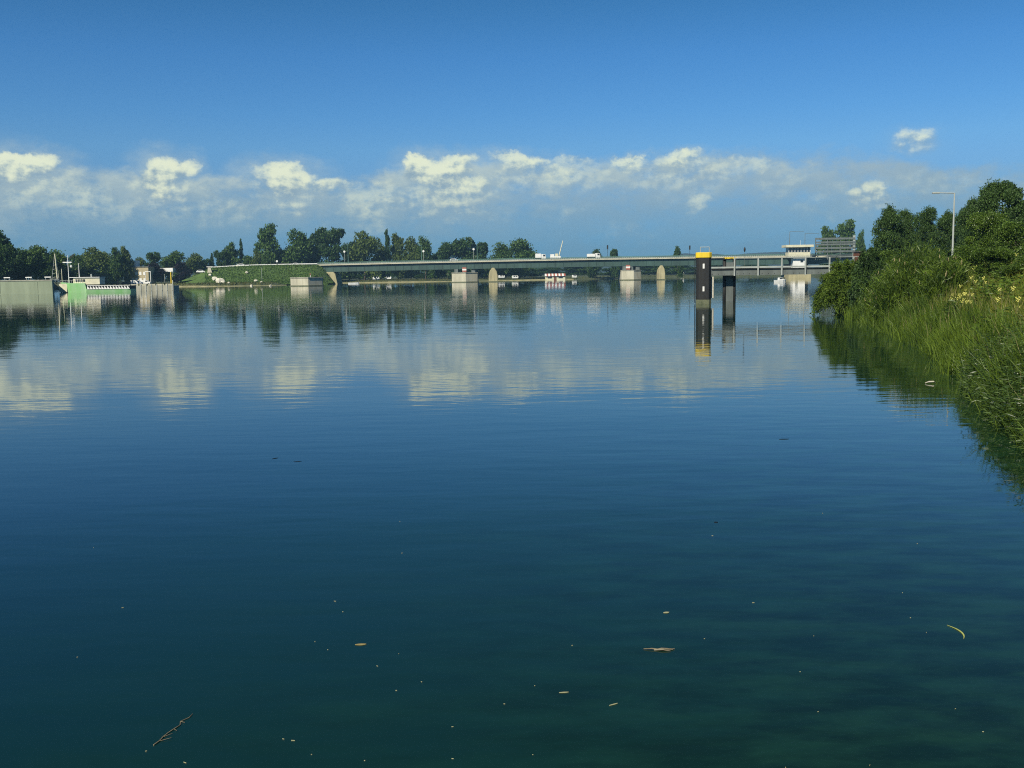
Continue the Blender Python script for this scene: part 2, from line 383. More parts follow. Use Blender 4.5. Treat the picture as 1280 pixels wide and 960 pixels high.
def make_tree(shape, m, seed, clumps, per, leaf, base=.05):
    """a tree of height 1 and crown width 1; returns trunk and crown meshes"""
    r = np.random.default_rng(seed); lob = []
    if shape == 'round':
        for k in range(13):
            a = k*2.4+r.uniform(-.4, .4); z = .12+.64*((k*5) % 13)/12; q = (.27 if z < .5 else .27-.45*(z-.5))*r.uniform(.75, 1.1)
            rr = r.uniform(.17, .25)*(1 if z < .62 else .85); lob.append((q*math.cos(a), q*math.sin(a), z, rr, rr, rr*.72))
        lob.append((r.uniform(-.08, .08), 0, .82, .22, .22, .17)); lob.append((0, 0, .42, .34, .34, .34))
    elif shape == 'tall':
        for k in range(10):
            z = .12+.76*k/9; a = k*2.4; q = .20*(1-abs(z-.42)*1.1)
            rr = .27*(1.12-abs(z-.45)*1.25)*r.uniform(.8, 1.15); lob.append((q*math.cos(a), q*math.sin(a), z, rr, rr, .13))
    elif shape == 'cone':
        for k in range(9):
            z = .12+.82*k/8; rr = .46*(1.06-z)**.85; lob.append((r.uniform(-.03, .03), r.uniform(-.03, .03), z, rr, rr, .09))
    elif shape == 'column':
        for k in range(9):
            z = .1+.83*k/8; rr = .5*min(1, (1.05-z)*2.2)**.7; lob.append((r.uniform(-.06, .06), 0, z, rr, rr, .09))
    elif shape == 'open':
        for k in range(13):
            a = k*2.4+r.uniform(-.5, .5); z = .30+.62*r.random(); q = r.uniform(.08, .36)*(1.15-.6*abs(z-.5))
            rr = r.uniform(.10, .18); lob.append((q*math.cos(a), q*math.sin(a), z, rr, rr, rr*.8))
        for k in range(5): lob.append((.24*math.cos(k*1.3), .24*math.sin(k*1.3), .18, .2, .2, .17))
        lob.append((0, 0, .5, .3, .3, .32))
    C, D = crown_pts(lob, clumps, per, leaf, r)
    C[:, 2] = np.maximum(C[:, 2], base)
    n = len(C); crown = leaves('crown', C, D, leaf*r.uniform(.6, 1.35, n), leaf*.62*r.uniform(.7, 1.2, n), m, r)
    tb = MB(); tr = .022
    tb.path([(0, 0, -.02), (.006, 0, .2), (-.008, .004, .45), (0, 0, .8)], [tr*1.25, tr, tr*.7, tr*.2], 7)
    for k in range(6):
        a = k*2.3; z = .22+.07*k; tb.path([(0, 0, z), (.13*math.cos(a), .13*math.sin(a), z+.10), (.25*math.cos(a), .25*math.sin(a), z+.17)], [tr*.5, tr*.3, tr*.1], 5)
    return tb.mesh('trunk', MT['bark'], True), crown
PR = {}
def proto(key, *a): PR[key] = make_tree(*a)
proto('round1', 'round', LM['far_a'], 1, 30, 13, .062)
proto('round2', 'round', LM['far_b'], 2, 30, 13, .062)
proto('round3', 'round', LM['far_a'], 3, 30, 13, .062)
proto('round4', 'round', LM['far_c'], 4, 30, 13, .062)
proto('open1', 'open', LM['far_c'], 5, 30, 13, .062)
proto('tall1', 'tall', LM['far_a'], 6, 30, 13, .062)
proto('tall2', 'tall', LM['far_b'], 7, 30, 13, .062)
proto('cone1', 'cone', LM['far_c'], 8, 26, 11, .055)
proto('column1', 'column', LM['far_c'], 9, 22, 10, .09)
proto('copper', 'round', LM['copper'], 10, 30, 13, .062)
proto('near1', 'tall', LM['near_dark'], 11, 70, 24, .030)
proto('near2', 'tall', LM['near_dark'], 12, 70, 24, .030)
proto('near3', 'open', LM['near_dark'], 13, 70, 24, .030, .02)
proto('near4', 'round', LM['near_mid'], 14, 70, 24, .030, .0)
proto('near5', 'open', LM['near_mid'], 15, 70, 24, .030, .0)
def tree(key, px, ytop, wpx, D, label, cat='tree', group=None, name='tree', z=None, depth=None):
    x = PX(px, D); zb = gz(x, D) if z is None else z
    h = ZZ(px, ytop, D) - zb; w = wpx*D/F*1.12
    o = thing(name, label, cat, (x, D, zb-.02), random.uniform(0, 6.28), group); o.scale = (w, w if depth is None else depth, h)
    t, c = PR[key]; link('trunk', t, o); link('crown', c, o); return o
GT = 'trees along the far shore'
for a in (
    ('round4', -2, 287, 46, 300, 'tall dark broadleaf tree at the left edge behind the quay'),
    ('round1', 26, 311, 40, 330, 'low round tree behind the quay beside the tall edge tree'),
    ('round3', 50, 308, 44, 335, 'broad green tree behind the quay left of the slanting crane mast'),
    ('round1', 76, 313, 36, 345, 'green tree directly behind the slanting crane mast'),
    ('round3', 97, 319, 32, 440, 'low bushy tree behind the work boat masts'),
    ('round2', 119, 310, 46, 445, 'rounded olive tree above the cabin of the green work boat'),
    ('tall1', 147, 310, 20, 470, 'left one of two narrow upright trees left of the white rooftop box'),
    ('tall2', 158, 309, 20, 474, 'right one of two narrow upright trees beside the white rooftop box'),
    ('round4', 10, 306, 34, 325, 'dark tree filling in right of the tall edge tree'),
    ('round1', 38, 316, 34, 338, 'low tree between the two middle trees behind the quay'),
    ('round4', 63, 316, 30, 352, 'dark low tree left of the slanting crane mast top'),
    ('round4', 108, 318, 34, 462, 'dark low tree left behind the rounded olive tree'),
    ('round4', 134, 322, 30, 478, 'dark bushy tree left of the narrow upright trees'),
    ('round1', 206, 322, 26, 520, 'green tree above the white canopy'),
    ('round4', 258, 323, 26, 545, 'dark low tree at the left end of the embankment'),
    ('round3', 312, 320, 26, 552, 'low tree between the slim conifer and the tallest tree'),
    ('round4', 352, 312, 26, 590, 'dark tree filling in right of the tallest tree'),
    ('round4', 437, 302, 30, 612, 'dark lower tree left of the wide olive tree'),
    ('round4', 545, 316, 26, 618, 'low tree closing the sky gap in the row'),
    ('round3', 140, 324, 30, 474, 'low green bush tree left of the white rooftop box'),
    ('open1', 192, 317, 22, 500, 'thin crowned tree above the left dark purple tree'),
    ('round2', 176, 322, 24, 510, 'low olive tree behind the beige block building'),
    ('round3', 222, 315, 36, 510, 'wide green tree between the two dark purple trees'),
    ('round2', 246, 317, 30, 540, 'olive tree right of the two dark purple trees'),
    ('cone1', 266, 318, 13, 550, 'small pointed conifer over the left end of the embankment'),
    ('open1', 278, 315, 18, 550, 'small dark tree beside the pointed conifer on the embankment'),
    ('tall1', 290, 304, 26, 556, 'cone shaped bright tree behind the embankment road'),
    ('cone1', 303, 301, 13, 560, 'slim dark conifer right of the cone shaped bright tree'),
    ('tall1', 336, 281, 37, 575, 'tallest bright green tree above the grass embankment'),
    ('round2', 322, 314, 16, 545, 'small tree at the left foot of the tallest tree'),
    ('round1', 333, 319, 14, 540, 'little round pale tree in front of the tallest tree'),
    ('round1', 374, 288, 44, 580, 'broad round tree just right of the tallest tree'),
    ('round4', 397, 291, 34, 590, 'dark tree filling the gap above the bridge abutment'),
    ('open1', 416, 288, 40, 585, 'dark loose crowned tree above the start of the bridge'),
    ('round2', 456, 290, 46, 595, 'wide olive tree left of the slender cypress'),
    ('column1', 485, 289, 9, 600, 'slender dark cypress standing between broad trees'),
    ('round2', 476, 304, 28, 610, 'lower olive tree at the foot of the slender cypress'),
    ('tall2', 498, 293, 26, 605, 'upright tree just right of the slender cypress'),
    ('round2', 514, 297, 30, 605, 'olive tree in the middle of the row right of the cypress'),
    ('round1', 532, 296, 24, 605, 'green tree at the end of the row before the sky gap'),
    ('round4', 560, 302, 34, 610, 'dark tree just right of the sky gap in the row'),
    ('round4', 582, 296, 44, 612, 'dark domed tree above the first bridge pier'),
    ('open1', 603, 305, 26, 615, 'dark small tree right of the dark domed tree'),
    ('round1', 626, 304, 36, 612, 'green tree left of the last broad tree of the row'),
    ('round3', 649, 300, 46, 610, 'last broad tree of the row beside the white truck'),
    ('round4', 745, 311, 21, 640, 'small round tree behind the white lorry on the bridge'),
    ('open1', 768, 313, 15, 645, 'smaller of two lone trees over the bridge middle'),
    ('round4', 847, 307, 14, 560, 'lone dark dome tree left of the yellow topped pile'),
    ('tall1', 1034, 284, 26, 520, 'left tree behind the slatted screen'),
    ('tall1', 1056, 276, 36, 525, 'tall tree behind the middle of the slatted screen'),
    ('round1', 1075, 288, 12, 470, 'small tree at the right end of the slatted screen'),
):
    tree(*a, group=GT)
for i, px in enumerate(range(432, 980, 22)):
    tree(('round4', 'open1', 'round1', 'round4')[i % 4], px + random.uniform(-6, 6), 334 - (px-432)*.006 + random.uniform(-3, 2.5), random.uniform(28, 40), 650 + 110*(px > 660) + random.uniform(-15, 15),
         'low dark tree of the far bank seen under the bridge deck', group='low trees seen under the bridge')
for a in ((194, 328, 24, 486, 'left of two dark purple leaved trees beside the white canopy'), (228, 327, 23, 497, 'right of two dark purple leaved trees beside the white canopy')):
    tree('copper', *a, cat='tree', group='dark purple trees', name='copper_beech')
GR = 'trees on the right bank'
for a in (
    ('near1', 1110, 260, 50, 100, 'upright dark poplar at the left end of the right bank row'),
    ('near2', 1133, 264, 36, 108, 'dark poplar behind the tall reeds of the right bank'),
    ('near2', 1155, 261, 40, 106, 'dark poplar left of the near street lamp'),
    ('near1', 1180, 266, 40, 104, 'dark poplar directly behind the near street lamp'),
    ('near2', 1203, 262, 40, 112, 'dark poplar in the gap right of the near street lamp'),
    ('near3', 1222, 252, 46, 92, 'dark loose tree just right of the near street lamp'),
    ('near3', 1250, 232, 62, 76, 'tallest dark tree of the right bank at the picture edge'),
    ('near3', 1300, 246, 70, 74, 'dark tree cut by the right picture edge'),
    ('near5', 1234, 268, 56, 62, 'bright leaved small tree in front of the tallest dark tree'),
    ('near4', 1268, 276, 60, 58, 'bright leaved bushy tree at the right picture edge'),
):
    tree(*a, group=GR)
for a in (
    ('near4', 1206, 306, 60, 60, 'dark shaded shrub below the near street lamp'),
    ('near4', 1170, 316, 44, 64, 'dark shrub behind the tall reeds'),
    ('near5', 1246, 312, 58, 50, 'leafy shrub behind the flowering meadow'),
    ('near4', 1284, 318, 64, 46, 'leafy shrub above the meadow at the right edge'),
    ('near4', 1108, 312, 50, 78, 'dark rounded shrub behind the willow bush'),
):
    tree(*a, cat='shrub', group='shrubs on the right bank', name='shrub')

# willow bush hanging over the water
def frond_bush(name, c, rx, ry, h, nf, m, seed, leafL, leafW, droop=.55):
    r = np.random.default_rng(seed); C = []; D = []; st = MB()
    for k in range(nf):
        a = r.uniform(0, 2*np.pi); e = r.uniform(.1, 1)
        top = np.array([rx*e*math.cos(a), ry*e*math.sin(a), h*(1.02-.62*e*e)*r.uniform(.7, 1.05)])
        p0 = np.array([.25*rx*math.cos(a), .25*ry*math.sin(a), .1*h])
        end = top + np.array([rx*.3*math.cos(a), ry*.3*math.sin(a), -h*droop*r.uniform(.2, .8)])
        t = np.linspace(.35, 1, 22)[:, None]
        pts = (1-t)**2*p0 + 2*t*(1-t)*(top*1.15) + t*t*end
        pts[:, 2] = np.maximum(pts[:, 2], .15)
        tan = np.gradient(pts, axis=0)
        for q in range(3):
            C.append(pts + r.normal(size=pts.shape)*.09*rx/2); D.append(tan + r.normal(size=pts.shape)*.045)
        if k % 9 == 0: st.path([p0*.2, p0+np.array([0, 0, .3*h]), pts[9]], [.05, .03, .01], 5)
    C = np.concatenate(C); D = np.concatenate(D); n = len(C)
    return st.mesh('stem', MT['bark']), leaves('foliage', C, D, leafL*r.uniform(.7, 1.3, n), leafW*r.uniform(.7, 1.2, n), m, r)
def bush(name, label, cat, px, D, wpx, h, m, seed, nf, lL, lW, droop=.55, grp=None, dz=0.0):
    x = PX(px, D); z = gz(x, D); w = wpx*D/F*.5/1.25
    o = thing(name, label, cat, (x, D, z+dz), 0, grp)
    s, f = frond_bush(name, None, w, w*.9, h, nf, m, seed, lL, lW, droop); link('stem', s, o); link('foliage', f, o); return o
bush('willow_bush', 'rounded willow bush leaning over the water at the bank point', 'bush', 1057, 72, 78, 4.1, LM['willow'], 21, 700, .22, .05)
bush('willow_bush', 'willow bush coloured dark as the shadow side of the bank point bush', 'bush', 1088, 68, 50, 4.4, LM['near_dark'], 22, 420, .22, .06)  # shadow side of the willow bush painted in as darker leaf colour
def reed_clump(label, px, D, wpx, h0, h1, n, seed):
    r = np.random.default_rng(seed); x = PX(px, D); z = gz(x, D); w = wpx*D/F*.5
    o = thing('reed_clump', label, 'reed clump', (x, D, z), 0, 'tall reed clumps')
    q = np.sqrt(r.random(n)); a = r.uniform(0, 6.28, n); B = np.stack([q*w*np.cos(a), q*w*.8*np.sin(a), np.zeros(n)], 1)
    B[:, 2] = bank_z(x+B[:, 0], D+B[:, 1])-z-.05
    h = r.uniform(h0, h1, n)*(1.05-.45*q**2); ln = r.normal(size=(n, 3))*.13*h[:, None]; ln[:, 0] += np.cos(a)*q*.16*h; ln[:, 2] = 0
    link('foliage', blades('foliage', B, h, ln, r.uniform(.035, .075, n), LM['reed'], r), o)
    m_ = n*5; k = r.integers(0, n, m_); t = r.uniform(.3, 1, m_)[:, None]
    C = B[k]+np.stack([np.zeros(m_), np.zeros(m_), h[k]], 1)*t+ln[k]*t; aa = r.uniform(0, 6.28, m_)
    d = np.stack([np.cos(aa), np.sin(aa), r.uniform(.2, 1.4, m_)], 1)
    link('leaf_blade', leaves('leaf_blade', C+unit(d)*.15, d, r.uniform(.25, .5, m_), r.uniform(.025, .05, m_), LM['reed'], r), o)
    np_ = 34; k = r.integers(0, n, np_); mb = MB()
    for i in k:
        tip = B[i]+ln[i]*1.0+np.array([0, 0, h[i]*.97]); mb.blob(tip, (.03, .03, .11), 5)
    oo = obj('seed_head', mb, MT['seed'], o); oo['kind'] = 'stuff'
reed_clump('tallest pale topped reed clump between the willow bush and the meadow', 1136, 56, 74, 2.4, 3.9, 1500, 31)
reed_clump('lower reed clump beside the meadow below the near street lamp', 1176, 51, 52, 1.7, 2.8, 1000, 32)
reed_clump('small reed clump at the water edge next to the dark coloured willow bush', 1104, 60, 36, 1.8, 2.9, 700, 33)
# reeds, meadow, lance leaved undergrowth
def scatter(n, y0, y1, s0, s1, pw=1.0):
    y = y0 + (y1-y0)*rng.random(n)**pw; s = s0+(s1-s0)*rng.random(n)
    x = edge(y)+s; return np.stack([x, y, bank_z(x, y)-.03], 1)
B = np.concatenate([scatter(16000, 19, 60, -.3, 1.4, 1.3), scatter(5000, 60, 100, -.3, 3), scatter(5000, 30, 66, -.7, .5)])
n = len(B); hh = rng.uniform(.45, 1.3, n)*np.clip(.8+.35*np.sin(B[:, 1]*.9)+.25*np.sin(B[:, 1]*2.3), .5, 1.35)
ln = rng.normal(size=(n, 3))*.22*hh[:, None]; ln[:, 0] -= .16*hh; ln[:, 2] = 0
tag(link('reeds', blades('reeds', B, hh, ln, rng.uniform(.02, .05, n), LM['reed'])), 'tall green reeds lining the water edge of the right bank', 'reeds', kind='stuff')
B = np.concatenate([scatter(34000, 22, 62, 1.2, 9, 1.2), scatter(9000, 60, 110, 2, 16)])
n = len(B); hh = rng.uniform(.45, 1.15, n); ln = rng.normal(size=(n, 3))*.3*hh[:, None]; ln[:, 2] = 0
tag(link('meadow_grass', blades('meadow_grass', B, hh, ln, rng.uniform(.014, .035, n), LM['meadow'])), 'yellow green meadow grass on the right bank slope', 'grass', kind='stuff')
# lance leaves: stems with leaves near the right edge
B = scatter(2600, 15.0, 27, -.45, 2.6); C = []; D = []
SB = []; SH = []
for p in B:
    h = random.uniform(.5, 1.25); a = random.uniform(0, 6.28); q = np.array([math.cos(a)*.25-.12, math.sin(a)*.25, 1.0]); q /= np.linalg.norm(q)
    SB.append(p); SH.append(q*h)
    k = int(18*h)+4
    for j in range(k):
        t = .2+.8*j/k; b_ = j*2.4+a; C.append(p+q*h*t+np.array([math.cos(b_), math.sin(b_), .1])*.09); D.append((math.cos(b_), math.sin(b_), random.uniform(-.35, .45)))
C = np.array(C); D = np.array(D); n = len(C)
tag(link('leafy_undergrowth', leaves('leafy_undergrowth', C, D, rng.uniform(.09, .22, n), rng.uniform(.012, .028, n), LM['lance'])), 'narrow leaved green undergrowth hanging over the near water edge', 'undergrowth', kind='stuff')
B = scatter(5200, 14.6, 27, -.45, 2.8); n = len(B); hh = rng.uniform(.5, 1.15, n); ln = rng.normal(size=(n, 3))*.3*hh[:, None]; ln[:, 0] -= .15*hh; ln[:, 2] = 0
tag(link('bank_grass', blades('bank_grass', B, hh, ln, rng.uniform(.010, .024, n), LM['reed'])), 'long green grass at the near end of the right bank', 'grass', kind='stuff')
C = []; D = []; w_l = []
for q in range(36):                                     # patches of broader leaved weeds
    cy_ = 22+40*rng.random()**1.3; cs_ = rng.uniform(.2, 5.5); rr_ = rng.uniform(.4, 1.1); hq = rng.uniform(.5, 1.25)
    for k in range(int(26*rr_*2)):
        a = rng.uniform(0, 6.28); q2 = rr_*math.sqrt(rng.random()); y = cy_+q2*math.sin(a)*1.4; x = float(edge(y))+cs_+q2*math.cos(a); z = float(bank_z(x, y)); h = hq*rng.uniform(.6, 1.15)
        for j in range(16):
            t = .25+.75*j/15; b_ = j*2.4+a; C.append((x+.13*math.cos(b_)+.1*t, y+.13*math.sin(b_), z+h*t)); D.append((math.cos(b_), math.sin(b_), rng.uniform(-.3, .5)))
C = np.array(C); D = np.array(D); n = len(C)
tag(link('bank_weeds', leaves('bank_weeds', C, D, rng.uniform(.13, .30, n), rng.uniform(.04, .09, n), LM['near_mid'])), 'patches of leafy weeds among the grass of the right bank', 'weeds', kind='stuff')
B = np.concatenate([scatter(700, 16, 60, -.2, 2.2, 1.2), scatter(900, 20, 60, 1.5, 8, 1.2)]); n = len(B); hh = rng.uniform(.6, 1.5, n); ln = rng.normal(size=(n, 3))*.2*hh[:, None]; ln[:, 2] = 0
tag(link('dry_stems', blades('dry_stems', B, hh, ln, rng.uniform(.012, .022, n), MT['seed'])), 'dry pale stems standing among the reeds and grass', 'dry stems', kind='stuff')
# weeds along the far shore
q = []
for p in SS:
    if p.y > 440 and p.x < 330: q.append(p)
B = []
for i in range(5200):
    k = rng.integers(0, len(q)-1); p = q[k].lerp(q[k+1], float(rng.random())); o = rng.uniform(4, 22); x = p.x*(p.y+o)/p.y
    B.append((x, p.y+o, gz(x, p.y+o)-.03))
B = np.array(B); n = len(B); hh = rng.uniform(.3, 1.0, n); ln = rng.normal(size=(n, 3))*.3; ln[:, 2] = 0
tag(link('shore_weeds', blades('shore_weeds', B, hh, ln, rng.uniform(.15, .4, n), LM['ground_cover'])), 'low weeds and grass along the far shore', 'weeds', kind='stuff')
B = []
for i in range(9000):
    px = rng.uniform(256, 410); D = rng.uniform(477, 503); x = PX(px, D); B.append((x, D, gz(x, D)-.03))
B = np.array(B); n = len(B); hh = rng.uniform(.3, .9, n); ln = rng.normal(size=(n, 3))*.25; ln[:, 2] = 0
tag(link('embankment_grass', blades('embankment_grass', B, hh, ln, rng.uniform(.15, .4, n), LM['embank'])), 'rough grass covering the bridge approach embankment', 'grass', kind='stuff')

# yellow wildflowers of the meadow
st = MB().path([(0, 0, 0), (.03, 0, .5), (.02, .02, 1.0)], [.008, .006, .004], 5)
hd = MB()
for k in range(9):
    a = k*2.4; q = .02+.009*k; hd.blob((q*math.cos(a)*.8, q*math.sin(a)*.8, 1.0+.016*k-.05), (.024, .024, .022), 5)
t0 = thing('wildflower', 'yellow flowering weed standing in the meadow of the right bank', 'flower', (0, 0, 0), 0, 'yellow flowers in the meadow')
obj('stem', st, MT['stem'], t0); obj('flower_head', hd, MT['petal'], t0)
first = True
for i in range(36):
    if i < 20: px, D = random.gauss(1208, 14), random.uniform(40, 48)
    else: px, D = random.uniform(1195, 1276), random.uniform(28, 55)
    x = PX(px, D); x = max(x, float(edge(D))+1.5)
    loc = (x, D, gz(x, D)); s = random.uniform(.7, 1.15)
    if first: t0.location = loc; t0.scale = (s, s, s); first = False
    else: dup(t0, loc, random.uniform(0, 6), scale=(s, s, s))

# ------------------------------------------------------------------ left quay and boats
xq = PX(65, 268)
t = thing('quay_wall', 'long stained concrete quay wall at the left water edge', 'wall', (xq, 268, 0))
mb = MB().box(-420, 0, 0, 1.0, -1.2, 3.45).prism([(-1.2, 1.003), (-.05, 1.003), (PX(67, 400)-xq, 132), (PX(67, 400)-xq-1.2, 132)], -1.2, 3.4); obj('wall', mb, MT['quay'], t)
obj('coping', MB().box(-420, .12, -.12, 1.2, 3.453, 3.72), MT['concrete'], t)
mb = MB()
for k in range(40): mb.box(-4-k*10.0, -3.88-k*10, -.06, 0.0, .3, 3.2)
obj('fender_strip', mb, MT['quay'], t)
for px, lab in ((9, 'leftmost white guard rail on top of the quay wall'), (36, 'middle white guard rail on top of the quay wall'), (60, 'white guard rail on the quay nearest the slanting crane mast')):
    t = thing('guard_rail', lab, 'railing', (PX(px, 271), 271, 3.55), 0, 'white guard rails on the quay')
    obj('rail', MB().box(-.85, .85, -.04, .04, .75, 1.0), MT['white'], t)
    for sx in (-.6, .6): obj('post', MB().box(sx-.05, sx+.05, .045, .12, 0, 1.0), MT['grey_light'], t)
# slanting crane mast on the quay corner
D = 274; t = thing('crane_mast', 'pale slanting lattice crane mast at the end of the quay', 'crane', (PX(70, D), D, 3.55))
zt = ZZ(71, 317, D)-3.55
obj('mast', MB().tube((.45, 0, 0), (.15, 0, zt), .20, .12, 8).tube((.75, .2, .6), (.22, .1, zt-.5), .09, .07, 6), MT['cream'], t)
mb = MB().tube((-1.1, 0, .2), (.1, 0, zt-.1), .06, .05, 6)
for k in range(6): mb.tube((-1.1+.19*k, 0, .6+1.1*k), (.42-.04*k, 0, 1.0+1.1*k), .035, .035, 5)
obj('backstay', mb, MT['grey_light'], t)
obj('base', MB().box(-1.3, 1.0, -.5, .5, -.02, .45), MT['grey'], t)
# green work boat
D = 287; k_ = D/F; x0 = PX(78, D)
t = thing('work_boat', 'light green work boat with white cabin and masts moored by the quay', 'boat', (x0, D, 0))
def bx(px): return PX(px, D)-x0
def bz(px, py): return ZZ(px, py, D)
hl = MB()
zt = bz(100, 354); zl = bz(140, 361.2)
n_ = [(.0, zt+.1), (bx(112), zt), (bx(112)+.3, zl), (bx(166), zl)]
def hull(mb, xs, half, z0, tops, bottoms):
    n = len(xs); vs = []
    for x, h_, zt_, zb_ in zip(xs, half, tops, bottoms):
        vs += [(x+(z0 and 0), -h_*.82, zb_), (x, -h_, zt_), (x, h_, zt_), (x, h_*.82, zb_)]
    fs = []
    for i in range(n-1):
        for j in range(4):
            a = i*4+j; b2 = i*4+(j+1) % 4; fs.append((a, a+4, b2+4, b2))
    fs += [(0, 1, 2, 3), (4*n-4, 4*n-1, 4*n-2, 4*n-3)]
    return mb.add(vs, fs)
LE = bx(166)
hull(hl, [0, 1.2, 3, bx(110), bx(112), LE-1, LE], [.8, 1.9, 2.3, 2.4, 2.4, 2.4, 2.3], 0, [zt+.35, zt+.1, zt, zt, zl, zl, zl], [.2, -.3, -.5, -.5, -.5, -.5, -.4])
obj('hull', hl, MT['green_hull'], t)
obj('bow_plate', MB().box(-.12, 2.1, -2.05, -1.99, .15, zt-.1).box(-.15, -.02, -.9, .9, .2, zt+.3), MT['cream'], t)
# open truss along the hold
mb = MB().box(bx(113), LE, -2.50, -2.42, zl+.96, zl+1.1)
nT = 15
for i in range(nT):
    xa = bx(113)+(LE-bx(113))*i/nT; xb = bx(113)+(LE-bx(113))*(i+1)/nT
    mb.xprism([(xa, zl+.02), (xb, zl+.02), (xa+.05, zl+.95)], -2.49, -2.43)
obj('hold_truss', mb, MT['white'], t)
obj('hold_cover', MB().box(bx(113), LE-.1, -2.30, 2.3, zl-.02, zl+.95), MT['black'], t)
zc = bz(110, 347)
cb = obj('cabin', MB().box(bx(95), bx(128), -1.9, 1.9, zt-.4, zc), MT['cream'], t, bevel=.05)
mb = MB()
for i in range(4): mb.box(bx(98)+i*.72, bx(98)+i*.72+.55, -1.94, -1.88, zc-1.15, zc-.45)
obj('window', mb, MT['glass'], cb)
obj('roof', MB().box(bx(91), bx(128.5), -2.2, 2.2, zc, zc+.16), MT['white'], cb)
obj('mast', MB().tube((bx(86.3), 0, zt), (bx(86.3), 0, bz(86, 319)), .12, .07), MT['white'], t)
obj('crossbar', MB().tube((bx(80), 0, bz(86, 328)), (bx(91), 0, bz(86, 328)), .16, .16).blob((bx(90), 0, bz(86, 333)), (.35, .35, .35)), MT['white'], t)
obj('mast', MB().tube((bx(98.4), .6, zc), (bx(98.4), .6, bz(98, 329)), .11, .07), MT['white'], t)
obj('mast', MB().tube((bx(79), -.6, zt), (bx(79), -.6, bz(79, 336)), .10, .07), MT['cream'], t)
obj('funnel', MB().tube((bx(114), .3, zc+.1), (bx(114), .3, zc+1.0), .22, .2), MT['grey_light'], t)
obj('flag', MB().add([(bx(89.5), 0.09, bz(92, 321)), (bx(94), .15, bz(92, 317)), (bx(94), .15, bz(92, 319)), (bx(89.5), .09, bz(92, 323)), (bx(89.5), 0.13, bz(92, 321)), (bx(94), .19, bz(92, 317)), (bx(94), .19, bz(92, 319)), (bx(89.5), .13, bz(92, 323))],
     [(0, 1, 2, 3), (7, 6, 5, 4), (0, 3, 7, 4), (1, 5, 6, 2), (0, 4, 5, 1), (3, 2, 6, 7)]), MT['black'], t)
mb = MB()
for i in range(12): mb.tube((.3+i*.55, -2.15, zt), (.3+i*.55, -2.15, zt+.9), .025, .025, 4)
mb.tube((.3, -2.15, zt+.9), (6.4, -2.15, zt+.9), .03, .03, 4); obj('deck_rail', mb, MT['white'], t)
# grey pontoon behind it
D = 305; x0 = PX(165, D); w_ = PX(220, D)-x0
t = thing('pontoon', 'grey floating pontoon with posts right of the green work boat', 'pontoon', (x0, D, 0))
zt = ZZ(190, 357, D)
obj('hull', MB().box(0, w_, -2.5, 2.5, -.4, zt), MT['concrete'], t, bevel=.08)
mb = MB()
for i in range(9): mb.box(.3+i*(w_-.6)/8-.09, .3+i*(w_-.6)/8+.09, -2.62, -2.503, .1, zt+.45)
obj('fender_post', mb, MT['grey_light'], t)
mb = MB()
for i in range(5): mb.box(.5+i*2.6, 2.6+i*2.6, -2.4, -2.3, zt+.05, zt+.5)
obj('side_panel', mb, MT['concrete_pale'], t)
obj('pole', MB().tube((w_-.3, -2.2, zt), (w_-.3, -2.2, ZZ(219, 350, D)), .12), MT['cream'], t)
obj('dark_hatch', MB().box(.4, 1.8, -2.56, -2.51, .2, .8), MT['black'], t)

# buildings and vehicles behind the pontoon
D = 476; xa, xb = PX(162, D), PX(186, D); zg = gz((xa+xb)/2, D)
t = thing('block_building', 'beige flat roofed block with a white box on its roof', 'building', (xa, D, zg))
zt = ZZ(174, 334, D)-zg
w0 = obj('wall', MB().box(0, xb-xa, 0, 9, -.1, zt), MT['beige'], t)
obj('roof', MB().box(-.25, xb-xa+.25, -.25, 9.25, zt, zt+.3), MT['grey'], t)
for r_ in range(2):
    for c_ in range(4):
        f_ = obj('window', MB().box(.9+c_*1.9, 2.0+c_*1.9, -.06, .02, 1.2+r_*3.0, 2.7+r_*3.0), MT['white'], w0)
        obj('pane', MB().box(1.0+c_*1.9, 1.9+c_*1.9, -.08, -.05, 1.3+r_*3.0, 2.6+r_*3.0), MT['glass'], f_) if False else None
obj('rooftop_box', MB().box(PX(158, D)-xa, PX(170, D)-xa, 1, 6, zt+.3, ZZ(164, 325.5, D)-zg), MT['white'], t)
D = 492; zg = gz(PX(209, D), D)
t = thing('canopy', 'white flat canopy on thin posts between the dark purple trees', 'canopy', (PX(201, D), D, zg))
w_ = PX(217.5, D)-PX(201, D); zt = ZZ(209, 335, D)-zg; zb = ZZ(209, 339.8, D)-zg
obj('roof', MB().box(0, w_, -1, 5, zb, zt), MT['white'], t, bevel=.05)
for sx in (.4, w_-.4):
    for sy in (-.6, 4.6): obj('post', MB().tube((sx, sy, 0), (sx, sy, zb), .12), MT['grey_light'], t)
D = 484; zg = gz(PX(214, D), D)
t = thing('post', 'yellow upright post in front of the white canopy', 'post', (PX(214, D), D, zg)); t.name = 'yellow_post'
obj('shaft', MB().tube((0, 0, -.1), (0, 0, ZZ(214, 340, D)-zg), .32, .26, 10), MT['yellow'], t)
obj('cap', MB().box(-.4, .4, -.4, .4, ZZ(214, 340, D)-zg, ZZ(214, 339.2, D)-zg), MT['white'], t)
D = 468; zg = gz(PX(188, D), D)
t = thing('frame', 'white goal shaped frame beside the left dark purple tree', 'frame', (PX(188.5, D), D, zg)); t.name = 'white_frame'
zt = ZZ(188, 339.5, D)-zg
obj('upright', MB().tube((0, 0, -.1), (0, 0, zt), .16), MT['white'], t); obj('upright', MB().tube((-2.4, 0, -.1), (-2.4, 0, zt), .10), MT['white'], t)
obj('crossbar', MB().tube((-2.4, 0, zt), (.1, 0, zt), .14), MT['white'], t)

